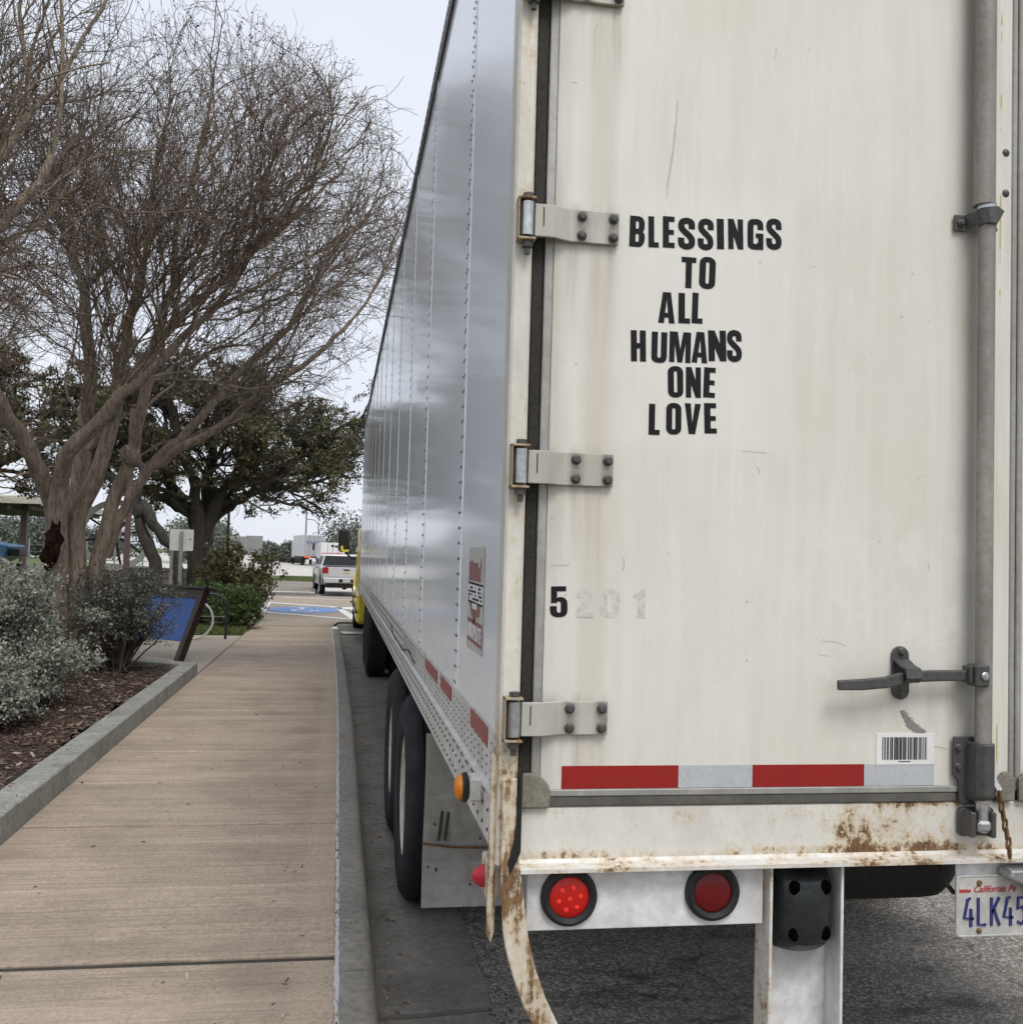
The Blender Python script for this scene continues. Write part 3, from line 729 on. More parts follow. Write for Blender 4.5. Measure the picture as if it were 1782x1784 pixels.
def chips(n, xs, ys, zf, lo, hi, flat, seed, accept=None):
    """many small irregular slivers, each a closed 4-sided wedge"""
    g = np.random.default_rng(seed)
    px = g.uniform(*xs, n); py = ys[0]+(ys[1]-ys[0])*g.uniform(0, 1, n)**1.25
    if accept is not None: kk = accept(px, py); px, py = px[kk], py[kk]
    n = len(px); pz = np.array([zf(a, b_) for a, b_ in zip(px, py)])
    L = g.uniform(lo, hi, n); W = L*g.uniform(.18, .5, n); T = L*flat*g.uniform(.6, 1.4, n)
    az = g.uniform(0, 6.283, n); tl = g.normal(0, .28, n); rl = g.normal(0, .35, n)
    cz, sz = np.cos(az), np.sin(az)
    ex = np.stack([cz*np.cos(tl), sz*np.cos(tl), np.sin(tl)], 1); ey = np.stack([-sz*np.cos(rl), cz*np.cos(rl), np.sin(rl)], 1)
    ez = np.cross(ex, ey); c = np.stack([px, py, pz+T*.5], 1)
    cor = [(-1,-.7,-1),(1,-1,-1),(.8,1,-1),(-.9,.8,-1),(-.9,-.6,1),(.9,-.9,1),(.75,.9,1),(-.8,.7,1)]
    V = np.stack([c+ex*(a*L/2)[:,None]+ey*(b_*W/2)[:,None]+ez*(d*T/2)[:,None] for a, b_, d in cor], 1).reshape(-1, 3)
    F0 = np.array([(0,3,2,1),(4,5,6,7),(0,1,5,4),(1,2,6,5),(2,3,7,6),(3,0,4,7)])
    F = (F0[None]+8*np.arange(n)[:,None,None]).reshape(-1, 4)
    return V, F
V, F = chips(15000, (-4.6,-1.91), (5.2,14.2), lambda a, b_: bedz(a, b_)+.004, .018, .07, .14, 5, lambda a, b_: (b_ < 13.25+(-1.9-a)*.59) & (a > -1.0-.36*b_))
o = fast_mesh('mulch', V, F, M['mulch'], kind='stuff'); tag(o, 'reddish brown bark mulch covering the planting bed', 'mulch')
V, F = chips(600, (.62,.74), (3.0,6.5), lambda a, b_: .001, .005, .013, .4, 9)
o = fast_mesh('road_grit', V, F, M['grit'], kind='stuff'); tag(o, 'loose grit along the edge of the gutter pan', 'grit')
V, F = chips(150, (-1.65,.0), (3.2,13), lambda a, b_: .1515, .010, .038, .05, 12)
V2, F2 = chips(170, (.205,.34), (3.4,12), lambda a, b_: -.008, .008, .034, .06, 13)
V3, F3 = chips(70, (-1.88,-1.72), (5.3,13), lambda a, b_: .3005, .008, .03, .05, 14)
o = fast_mesh('leaf_litter', np.concatenate([V, V2, V3]), np.concatenate([F, F2+len(V), F3+len(V)+len(V2)]), M['litter'], kind='stuff'); tag(o, 'scattered dry leaf bits on the sidewalk and gutter', 'litter')
# ================================================================ lettering: heavy condensed capitals drawn as outlines
def rrect(x0, y0, x1, y1, r, n=5, ry=None):
    ry = r if ry is None else ry; o_ = []
    for cx_, cy_, a0 in ((x1-r, y1-ry, 0), (x0+r, y1-ry, 90), (x0+r, y0+ry, 180), (x1-r, y0+ry, 270)):
        for i in range(n+1):
            a = R(a0+90*i/n); o_.append((cx_+r*math.cos(a), cy_+ry*math.sin(a)))
    return o_
def smooth_path(p, n=6):
    o_ = []; q = [p[0]]+p+[p[-1]]
    for i in range(1, len(q)-2):
        a, b_, c, d = [np.array(q[j]) for j in (i-1, i, i+1, i+2)]
        for t in np.linspace(0, 1, n, endpoint=False):
            o_.append(tuple(.5*((2*b_)+(c-a)*t+(2*a-5*b_+4*c-d)*t*t+(3*b_-a-3*c+d)*t**3)))
    return o_+[tuple(p[-1])]
def stroke(p, w_):
    p = [np.array(a) for a in p]; l = []; r_ = []
    for i in range(len(p)):
        t = p[min(i+1, len(p)-1)]-p[max(i-1, 0)]; t = t/np.linalg.norm(t); n = np.array((-t[1], t[0]))*w_/2
        l.append(tuple(p[i]+n)); r_.append(tuple(p[i]-n))
    return l+r_[::-1]
S_PATH = [(.415,.655),(.415,.76),(.39,.87),(.26,.915),(.13,.87),(.098,.76),(.115,.66),(.20,.565),(.32,.455),(.40,.36),(.42,.24),(.39,.13),(.26,.085),(.13,.13),(.098,.24),(.098,.36)]
G_PATH = [(.415,.66),(.415,.78),(.38,.89),(.25,.915),(.13,.89),(.098,.78),(.098,.22),(.13,.11),(.25,.085),(.37,.11),(.40,.2)]
GL = {
 'B': (.52, [[(0,0),(.30,0)]+[(.30+.20*math.sin(R(a)), .27-.27*math.cos(R(a))) for a in (20,45,70,90)]+[(.5,.36),(.48,.44),(.43,.50),(.47,.56),(.485,.63),(.485,.76)]+[(.285+.20*math.cos(R(a)), .78+.22*math.sin(R(a))) for a in (20,45,70,90)]+[(0,1)],
        rrect(.195,.16,.305,.43,.05), rrect(.195,.585,.295,.84,.05)]),
 'L': (.36, [[(0,0),(.36,0),(.36,.165),(.20,.165),(.20,1),(0,1)]]),
 'E': (.39, [[(0,0),(.39,0),(.39,.165),(.20,.165),(.20,.42),(.365,.42),(.365,.575),(.20,.575),(.20,.835),(.385,.835),(.385,1),(0,1)]]),
 'S': (.52, [stroke(smooth_path(S_PATH, 5), .19)]),
 'I': (.225, [[(0,0),(.225,0),(.225,1),(0,1)]]),
 'N': (.50, [[(0,0),(.175,0),(.175,.45),(.325,0),(.5,0),(.5,1),(.325,1),(.325,.56),(.185,1),(0,1)]]),
 'G': (.52, [stroke(smooth_path(G_PATH, 5), .19), [(.27,.53),(.27,.39),(.345,.39),(.345,.0),(.51,.0),(.51,.53)]]),
 'T': (.48, [[(.14,0),(.34,0),(.34,.83),(.48,.83),(.48,1),(0,1),(0,.83),(.14,.83)]]),
 'O': (.51, [rrect(0,0,.51,1,.22,6,.20), rrect(.20,.16,.31,.84,.05)]),
 'A': (.54, [[(0,0),(.19,0),(.205,.18),(.335,.18),(.35,0),(.54,0),(.40,1),(.14,1)], [(.222,.33),(.318,.33),(.27,.78)]]),
 'H': (.49, [[(0,0),(.195,0),(.195,.42),(.295,.42),(.295,0),(.49,0),(.49,1),(.295,1),(.295,.59),(.195,.59),(.195,1),(0,1)]]),
 'U': (.50, [[(0,1),(0,.2),(.02,.1),(.08,.03),(.17,0),(.33,0),(.42,.03),(.48,.1),(.5,.2),(.5,1),(.305,1),(.305,.21),(.285,.165),(.215,.165),(.195,.21),(.195,1)]]),
 'M': (.68, [[(0,0),(.165,0),(.165,.62),(.265,0),(.415,0),(.515,.64),(.515,0),(.68,0),(.68,1),(.435,1),(.342,.42),(.255,1),(0,1)]]),
 'V': (.53, [[(.16,0),(.37,0),(.53,1),(.335,1),(.265,.34),(.195,1),(0,1)]]),
 'D': (.51, [[(0,0),(.30,0),(.43,.05),(.50,.16),(.51,.3),(.51,.7),(.50,.84),(.43,.95),(.30,1),(0,1)], rrect(.2,.16,.31,.84,.05)]),
 'R': (.52, [[(0,0),(.195,0),(.195,.43),(.24,.43),(.29,.36),(.30,0),(.5,0),(.49,.38),(.43,.5),(.49,.6),(.5,.8),(.44,.95),(.3,1),(0,1)], rrect(.195,.585,.3,.84,.05)]),
 'P': (.50, [[(0,0),(.195,0),(.195,.38),(.33,.38),(.45,.44),(.5,.58),(.5,.8),(.45,.94),(.33,1),(0,1)], rrect(.195,.53,.3,.84,.05)]),
 '5': (.52, [[(.03,1),(.48,1),(.48,.84),(.21,.84),(.21,.62),(.26,.65),(.34,.655),(.44,.62),(.5,.54),(.52,.44),(.52,.22),(.50,.11),(.43,.03),(.33,0),(.19,0),(.09,.03),(.02,.11),(0,.22),(0,.36),(.20,.36),(.20,.2),(.225,.15),(.295,.15),(.32,.2),(.32,.46),(.295,.51),(.225,.51),(.20,.46),(.03,.46)]]),
 '2': (.50, [stroke(smooth_path([(.10,.66),(.10,.78),(.15,.88),(.26,.915),(.38,.87),(.41,.74),(.37,.6),(.18,.34),(.11,.2),(.10,.1)], 5), .18), [(.02,0),(.49,0),(.49,.16),(.02,.16)]]),
 '0': (.56, [rrect(0,0,.56,1,.25,6,.24), rrect(.20,.16,.36,.84,.07)]),
 '1': (.32, [[(.12,0),(.32,0),(.32,1),(.18,1),(.14,.88),(0,.82),(0,.68),(.12,.7)]]),
}
def outline_mesh(name, loops, M4, th=.0008):
    """fill closed outlines (holes even-odd) into a thin solid, local x/y -> M4"""
    cu = bpy.data.curves.new(name, 'CURVE'); cu.dimensions = '2D'; cu.fill_mode = 'BOTH'; cu.extrude = th/2
    for lp in loops:
        sp = cu.splines.new('POLY'); sp.points.add(len(lp)-1); sp.use_cyclic_u = True
        for q, (a, b_) in zip(sp.points, lp): q.co = (a, b_, 0, 1)
    ob = bpy.data.objects.new(name, cu); COL.objects.link(ob)
    dg = bpy.context.evaluated_depsgraph_get()
    me = bpy.data.meshes.new_from_object(ob.evaluated_get(dg))
    bpy.data.objects.remove(ob); bpy.data.curves.remove(cu)
    me.transform(M4); me.name = name; me.materials.clear()
    return me
def glyph(ch, M4, name, m, parent, wd=None, th=.0008):
    """one letter as one flat sticker (parts of a letter are filled one after another)"""
    w0, loops = GL[ch]
    sx = 1 if wd is None else wd/w0
    lp = [[(a*sx, b_) for a, b_ in l] for l in loops]
    if ch in 'G2':                                              # stroke + block: two overlapping solids, a hair apart
        m1 = outline_mesh(name, lp[:1], M4, th); m2 = outline_mesh(name, lp[1:], M4 @ Matrix.Translation((0, 0, .0006/max(M4.to_scale()))), th)
        bm = bmesh.new(); bm.from_mesh(m1); bm.from_mesh(m2); bm.to_mesh(m1); bm.free(); bpy.data.meshes.remove(m2); me = m1
    else: me = outline_mesh(name, lp, M4, th)
    return finish(me, name, m, parent)
def on_plane(x, y, z, h, rot=0, rx=90, rz=0):
    """letter frame standing on a plane facing -Y (rz=0) or -X (rz=-90)"""
    return Matrix.Translation((x, y, z)) @ Matrix.Rotation(R(rz), 4, 'Z') @ Matrix.Rotation(R(rx), 4, 'X') @ Matrix.Rotation(R(rot), 4, 'Z') @ Matrix.Diagonal((h, h, 1, 1))
def text_mesh(name, s_, size, M4, m, parent, shear=0, th=.0006, offset=0.0, align='LEFT'):
    cu = bpy.data.curves.new(name, 'FONT'); cu.body = s_; cu.size = size; cu.shear = shear; cu.extrude = th/2; cu.offset = offset; cu.align_x = align
    ob = bpy.data.objects.new(name, cu); COL.objects.link(ob)
    dg = bpy.context.evaluated_depsgraph_get(); me = bpy.data.meshes.new_from_object(ob.evaluated_get(dg))
    bpy.data.objects.remove(ob); bpy.data.curves.remove(cu)
    me.transform(M4); me.materials.clear()
    return finish(me, name, m, parent)

# ================================================================ the semi-trailer
TD = 2.356                                       # rear plane
CXT = 1.69                                       # centre line
def mxx(x): return 2*CXT - x
TL_ = root('semi_trailer', (CXT, 10.4, 0), 'long white box semi-trailer with lettering on its rear door, parked along the kerb', 'trailer')
YF = 18.5
seams = [2.415, 3.33, 4.82, 6.07, 7.31, 8.55, 9.79, 11.03, 12.27, 13.51, 14.75, 15.99, 17.23, YF]
for i in range(len(seams)-1):
    for s in (0, 1):
        x0, x1 = (.390, .41) if s == 0 else (mxx(.41), mxx(.390))
        MB().box(x0, x1, seams[i]+.003, seams[i+1]-.003, 1.17, 4.03, .002).build('side_panel', M['side'], TL_)
riv = MB(); rail_riv = MB()
for i, ys in enumerate(seams):
    if i in (0,): off = (.022,)
    else: off = (-.02, .02)
    MB().box(.3872, .3902, ys-.034 if i else ys, ys+.034, 1.19, 4.03, .001).build('seam_strip', M['side'], TL_)
    st = .05 if i < 5 else .1
    for q in off:
        for z in np.arange(1.33, 4.0, st): riv.dome((.3872, ys+q, z), .0058 if i < 5 else .006, (-1,0,0), 5)
# riveted lower band and rails
MB().box(.3855, .3885, 2.43, YF, 1.175, 1.31, .001).build('kick_band', M['white_paint'], TL_)
for j, yy in enumerate(np.arange(2.50, 12, .075)):
    for z in np.arange(1.195, 1.30, .022 if yy < 6 else .045):
        riv.dome((.3855, yy, z), .0044 if yy < 5 else .0065, (-1,0,0), 5)
riv.build('rivets', M['dark_metal'], TL_, kind='stuff', recalc=False)
# bottom rail with lip and bolt heads
b = MB(); prof = [(.381,1.045),(.381,1.150),(.372,1.156),(.372,1.178),(.386,1.182),(.46,1.182),(.46,1.045)]
b.prism(prof, 2.42, YF, 'xz')
b.build('bottom_rail', M['white_paint'], TL_, smooth=False)
for k2, yy in enumerate(np.arange(2.50, 16, .085)):
    for z in ((1.075, 1.122) if yy < 9 else (1.1,)):
        rail_riv.dome((.381, yy, z), .0062, (-1,0,0), 6, .7)
for yy in np.arange(2.5, 9, .11): rail_riv.box(.3705, .3722, yy, yy+.05, 1.163, 1.170)
rail_riv.build('rail_bolts', M['dark_metal'], TL_, kind='stuff')
MB().prism([(mxx(p), q) for p, q in prof], 2.42, YF, 'xz').build('bottom_rail', M['white_paint'], TL_)
# top rails
for s in (0, 1):
    pr = [(.378,4.0),(.378,4.085),(.386,4.098),(.44,4.098),(.44,4.0)]
    if s: pr = [(mxx(p), q) for p, q in pr]
    MB().prism(pr, 2.42, YF, 'xz').build('top_rail', M['dark_metal' if s == 0 else 'white_paint'], TL_)
b = MB()
for yy in np.arange(2.5, 18.4, .1): b.dome((.378, yy, 4.045), .007, (-1,0,0), 5)
b.build('top_rail_rivets', M['bright_metal'], TL_, kind='stuff', recalc=False)
MB().box(.44, mxx(.44), 2.43, YF, 4.05, 4.10, .004).build('roof', M['white_paint'], TL_)
MB().box(.39, mxx(.39), YF, YF+.03, 1.1, 4.09, .01).build('front_wall', M['white_paint'], TL_)
MB().box(.46, mxx(.46), 2.45, YF, 1.10, 1.17).build('floor', M['under'], TL_)
b = MB()
for yy in np.arange(2.9, 18.2, .31): b.box(.47, mxx(.47), yy, yy+.05, .995, 1.098)
for xx in (1.18, mxx(1.18)): b.box(xx-.06, xx+.06, 3.0, 8.6, .86, .99)
b.build('cross_members', M['under'], TL_)
# sticker on the side panel: pale ground, torn country shape, bars, red name box
PX = .3886
stk = MB().box(PX-.0008, PX, 2.735, 3.07, 1.470, 1.765).build('map_sticker', M['sticker_beige'], TL_)
def side_poly(pts, m, name, d=.0016): MB().prism(pts, PX-d, PX-.0006, 'yz').build(name, m, stk)
side_poly([(3.045,1.722),(2.99,1.728),(2.93,1.718),(2.86,1.722),(2.845,1.70),(2.815,1.715),(2.80,1.735),(2.79,1.72),(2.80,1.695),(2.79,1.668),(3.05,1.668)], M['maroon'], 'map_print')
side_poly([(3.04,1.606),(3.0,1.590),(2.975,1.565),(2.955,1.563),(2.92,1.548),(2.91,1.532),(2.895,1.548),(2.87,1.567),(2.84,1.572),(2.82,1.567),(2.80,1.575),(2.79,1.606)], M['maroon'], 'map_print')
for z in (1.664, 1.610): side_poly([(3.06,z),(2.745,z-.003),(2.745,z-.008),(3.06,z-.005)], M['ink'], 'print_bar')
side_poly([(3.06,1.657),(2.75,1.655),(2.75,1.607),(3.06,1.609)], M['paper'], 'print_field', .0013)
b = MB(); rr = random.Random(5)
for rw in range(4):
    yy = 3.05
    while yy > 2.77:
        L = rr.uniform(.008, .03)
        if rr.random() < .8: b.box(PX-.0018, PX-.0012, yy-L, yy, 1.613+rw*.0105, 1.6195+rw*.0105)
        yy -= L+.006
b.build('print_lettering', M['ink'], stk, kind='stuff')
side_poly([(2.96,1.604),(2.86,1.604),(2.86,1.588),(2.96,1.588)], M['paper'], 'print_tab', .002)
side_poly([(3.055,1.560),(2.745,1.553),(2.745,1.487),(3.055,1.494)], M['maroon'], 'name_box', .0016)
for i, ch in enumerate('DURAPLATE'):
    glyph(ch, on_plane(PX-.0021, 3.040-i*.0325, 1.5035-.0006*i, .043, 0, 90, -90), 'name_letter', M['paper'], stk, .62)
text_mesh('small_print', 'Trailer Co', .016, on_plane(PX-.0012, 3.02, 1.476, 1, 0, 90, -90), M['ink'], stk) if False else None
# conspicuity patches low on the side
for (y0, y1, z0, z1) in ((2.565,2.895,1.262,1.312),(3.40,3.75,1.255,1.302),(3.9,4.4,1.252,1.298)):
    MB().box(.3826, .3846, y0, y1, z0, z1, .0008).build('reflector_patch', M['side_red'], TL_)
# dented kick strip
b = MB(); pts = [(.384, yy, 1.205+.018*math.sin(yy*2.7)+.01*math.sin(yy*7.1)) for yy in np.arange(5.0, 7.4, .12)]
b.tube(pts, [.003+.003*abs(math.sin(i*1.7)) for i in range(len(pts))], 5); b.build('torn_seal', M['rubber'], TL_)
# side marker lamps
am = MB().box(.346, .3805, 2.585, 2.655, 1.120, 1.180, .006).build('marker_lamp', M['white_paint'], TL_, bevel=0)
MB().lathe([(.026,0),(.036,-.004),(.039,-.012),(.034,-.018)], 16, Matrix.Translation((.347, 2.62, 1.150))).build('lamp_base', M['rubber'], am, smooth=True)
MB().lathe([(.032,-.017),(.031,-.026),(.022,-.034),(0,-.037)], 16, Matrix.Translation((.347, 2.62, 1.150))).build('lamp_lens', M['amber'], am, smooth=True)
rd = MB().box(.366, .398, 2.40, 2.48, .94, 1.03, .004).build('marker_lamp', M['post'], TL_)
MB().lathe([(.027,0),(.025,-.011),(.017,-.024),(.008,-.030),(0,-.032)], 14, Matrix.Translation((.368, 2.44, .982))).build('lamp_lens', M['red_marker'], rd, smooth=True)

# ---------------- rear frame
fr = MB().box(.378, .424, 2.340, 2.42, 1.03, 4.10, .006)
fr.build('corner_post', M['post'], TL_)
MB().box(mxx(.424), mxx(.378), 2.340, 2.42, 1.03, 4.10, .006).build('corner_post', M['post'], TL_)
MB().box(.424, mxx(.424), 2.345, 2.42, 3.975, 4.10, .006).build('header', M['white_paint'], TL_)
MB().box(.4245, mxx(.4245), 2.353, 2.44, 1.040, 1.163, .004).build('rear_sill', M['sill'], TL_)
# folded ledge under the sill
b = MB(); b.prism([(2.318,1.021),(2.318,1.030),(2.347,1.036),(2.353,1.044),(2.40,1.044),(2.40,1.0215)], .432, mxx(.432), 'yz')
b.build('ledge', M['ledge'], TL_)
# scraped guard strip on the corner post
b = MB(); b.prism([(.381,1.27),(.381,.88),(.374,.855),(.364,.875),(.366,1.29)], 2.36, 2.375, 'xz')
b.build('guard_strip', M['leg'], TL_)
b = MB(); b.prism([(.426,1.26),(.431,1.25),(.431,1.07),(.408,1.02),(.402,1.045),(.417,1.10)], 2.318, 2.339, 'xz')
b.build('guard_plate', M['rubber'], TL_)

# ---------------- doors
D0 = TD - .004
def door_side(s):
    f = (lambda x: x) if s == 0 else mxx
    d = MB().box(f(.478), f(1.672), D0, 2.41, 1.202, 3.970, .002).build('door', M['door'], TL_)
    MB().box(f(.426), f(.4565), 2.358, 2.41, 1.18, 3.97, .004).build('door_gasket', M['gasket'], d)
    MB().box(f(.4568), f(.4778), 2.3535, 2.41, 1.19, 3.97, .002).build('door_edge_trim', M['aluminium'], d)
    MB().box(f(.50), f(1.66), 2.3465, 2.40, 1.188, 1.2035, .002).build('sill_trim', M['aluminium'], d)
    MB().box(f(.498), f(1.672), 2.349, 2.40, 1.164, 1.1878, .003).build('bottom_seal', M['seal'], d)
    MB().box(f(1.6725), f(1.6885), 2.347, 2.40, 1.19, 3.97, .003).build('centre_trim', M['aluminium'], d)
    # worn rubber boots at the two lower corners
    b = MB(); b.prism([(f(.429),1.164),(f(.426),1.236),(f(.440),1.243),(f(.470),1.243),(f(.496),1.218),(f(.501),1.19),(f(.499),1.163)], 2.338, 2.352, 'xz')
    b.build('corner_boot', M['corner_cap'], d, bevel=.004)
    b = MB(); b.prism([(f(1.684),1.166),(f(1.686),1.222),(f(1.665),1.240),(f(1.650),1.238),(f(1.632),1.215),(f(1.629),1.18),(f(1.640),1.166)], 2.336, 2.3465, 'xz')
    b.build('corner_boot', M['corner_cap'], d, bevel=.004)
    return d
DL = door_side(0); DRt = door_side(1)
MB().box(1.6895, mxx(1.6895), 2.375, 2.41, 1.19, 3.97).build('centre_gasket', M['gasket'], TL_)
MB().box(1.603, 1.6715, 2.3485, D0-.0004, 1.205, 3.968, .001).build('edge_strip', M['edge_strip'], DL)
# lettering, hand-placed stickers: glyph, left x, width, base z, height
LET = [('B',.6615,.0395,2.4934,.075),('L',.7095,.0257,2.4952,.0753),('E',.7455,.0296,2.4973,.0764),('S',.7832,.0435,2.4971,.0766),('S',.8328,.0404,2.4995,.0764),('I',.8828,.0177,2.5039,.0747),('N',.9115,.0385,2.5065,.0745),('G',.9606,.0416,2.5104,.0747),('S',1.009,.0404,2.5137,.0764),
 ('T',.7932,.0368,2.4028,.0755),('O',.8381,.0409,2.4043,.0785),('A',.7379,.0412,2.3134,.075),('L',.7885,.0292,2.3154,.0738),('L',.8215,.0274,2.318,.0745),
 ('H',.6727,.037,2.2159,.0748),('U',.7224,.0387,2.2162,.0746),('M',.7672,.0535,2.2202,.074),('A',.8235,.0397,2.2223,.0752),('N',.867,.0452,2.2277,.0749),('S',.9136,.0383,2.2294,.077),
 ('O',.7667,.0384,2.1337,.076),('N',.8112,.0377,2.136,.074),('E',.8546,.0294,2.139,.0733),('L',.7199,.0274,2.0418,.0742),('O',.7635,.0379,2.0445,.0762),('V',.808,.0404,2.0485,.0737),('E',.8602,.0308,2.0512,.0735)]
rr = random.Random(21)
for ch, x0, wd, z0, h in LET:
    glyph(ch, on_plane(x0, D0-.0008, z0, h, rr.uniform(-1.2, 2.6)), 'letter', M['ink'], DL, wd/h)
glyph('5', on_plane(.4915, D0-.0008, 1.602, .072, 1.5), 'number', M['ink'], DL, .58)
for ch, x0, wd in (('2',.553,.62),('0',.611,.70),('1',.692,.42)):
    glyph(ch, on_plane(x0, D0-.0003, 1.603, .068), 'faded_number', M['ghost'], DL, wd, .0004)
# scratches and scuffs in the door paint
b = MB(); rr = random.Random(17)
def scr(pts, w_): b.ribbon([(p, D0-.00025, q) for p, q in pts], w_, .0004)
scr([(.775,2.86),(.772,2.80),(.768,2.74),(.758,2.67),(.752,2.62)], .0016); scr([(.769,2.80),(.764,2.73),(.750,2.64)], .0011)
scr([(1.17,1.555),(1.20,1.556),(1.235,1.545)], .0012); scr([(1.02,2.01),(.955,2.013)], .0012)
scr([(.665,1.745),(.668,1.735),(.664,1.715)], .002); scr([(.49,1.722),(.535,1.725)], .0015); scr([(1.468,1.30),(1.492,1.297),(1.505,1.293)], .0022)
for i in range(12):
    x0, z0 = rr.uniform(.5, 1.5), rr.uniform(1.29, 3.4); a = rr.uniform(-.5, .5) if rr.random() < .5 else rr.uniform(1.2, 1.9); L = rr.uniform(.006, .035)
    scr([(x0, z0), (x0+L*.5*math.cos(a)+.001, z0+L*.5*math.sin(a)), (x0+L*math.cos(a), z0+L*math.sin(a))], rr.uniform(.0008, .0018))
b.build('door_scratches', M['scratch'], DL, kind='stuff')
# conspicuity tape
for x0, x1, m in ((.5285,.8118,'tape_red'),(.8119,.997,'tape_silver'),(.9971,1.2855,'tape_red'),(1.2856,1.472,'tape_silver')):
    MB().box(x0, x1, D0-.0012, D0-.0001, 1.2045, 1.2575, .0003).build('reflective_tape', M[m], DL)
for x0, x1, m in ((1.908,2.095,'tape_silver'),(2.0951,2.38,'tape_red'),(2.3801,2.56,'tape_silver'),(2.5601,2.85,'tape_red')):
    MB().box(x0, x1, D0-.0012, D0-.0001, 1.2045, 1.2575, .0003).build('reflective_tape', M[m], DRt)
# barcode label
bc = MB().box(1.3165, 1.4715, D0-.0022, D0-.0004, 1.2560, 1.3325, .0003).build('barcode_label', M['paper'], DL)
b = MB(); rr = random.Random(11); xx = 1.332
while xx < 1.452:
    wv_ = rr.choice((.0008,.0008,.0016,.0024,.0032)); b.box(xx, xx+wv_, D0-.0028, D0-.0021, 1.268, 1.323); xx += wv_+rr.choice((.0010,.0010,.0018,.003))
b.box(1.375, 1.408, D0-.0028, D0-.0021, 1.2625, 1.2645)
b.build('barcode_bars', M['ink'], bc, kind='stuff')
# scuff of bristly rubber above the label
b = MB(); rr = random.Random(4)
for i in range(60):
    t = i/59; px, pz = 1.384+.058*t, 1.388-.05*t-.012*math.sin(t*3)
    a = -rr.uniform(.15, .75); L = rr.uniform(.013, .023)*(1.15-.5*abs(t-.5)*2)
    b.box(-L/2, L/2, -.0004, .0004, -.0011, .0011, 0, Matrix.Translation((px+rr.uniform(-.002,.002), D0-.0006-.00002*i, pz+rr.uniform(-.002,.002))) @ ROT('Y', math.degrees(a)))
b.build('rubber_scuff', M['scuff'], DL, kind='stuff')

# ---------------- hinges
M['bracket'] = rusty('hinge_bracket_paint', (.30, .28, .24), .15, None, 22, (1, 1, .6))
def hinge(zc, f, first=None):
    s_ = 1 if f(1) == 1 else -1
    h = MB()
    pts = [(f(.424),2.322,zc),(f(.472),2.322,zc),(f(.512),2.342,zc),(f(.632),2.343,zc)]
    h.ribbon(pts, .077, .009, (0,1,0))
    arm = h.build('hinge', M['hinge'], TL_, bevel=.0015, seg=1)
    MB().cyl((f(.406),2.322,zc-.039), (f(.406),2.322,zc+.040), .0165, 18).build('knuckle', M['bright_metal'], arm, smooth=True)
    b = MB(); b.box(f(.3835), f(.3865), 2.306, 2.340, zc-.051, zc+.052, .001)
    for dz in (-.048, .048): b.box(f(.3835), f(.4255), 2.304, 2.340, zc+dz-.0028, zc+dz+.0028, .001)
    b.build('hinge_bracket', M['bracket'], arm)
    MB().cyl((f(.408),2.322,zc+.052), (f(.408),2.322,zc+.062), .0125, 6).build('hinge_pin', M['dark_metal'], arm)
    MB().lathe([(.0135,0),(.0135,.014),(.0075,.0142),(.0075,.030)], 6, Matrix.Translation((f(.408),2.322,zc-.052)) @ ROT('Y', 90)).build('hinge_nut', M['dark_metal'], arm)
    for bx, bz in ((.541,.0225),(.541,-.0225),(.618,.0225),(.618,-.0225)):
        b = MB(); b.lathe([(.0125,0),(.0125,.002),(.0085,.004),(.0085,.010),(.0065,.0118),(0,.0122)], 10, Matrix.Translation((f(bx),2.3385,zc+bz)) @ ROT('Z', -90))
        b.build('bolt', M['dark_metal'], arm)
    MB().box(f(.4435), f(.4462), 2.3168, 2.3178, zc-.014, zc+.031).build('stamped_slot', M['gasket'], arm)
    return arm
for zc in (1.370, 1.950, 2.528, 3.112, 3.69):
    hinge(zc, lambda x: x); hinge(zc, mxx)

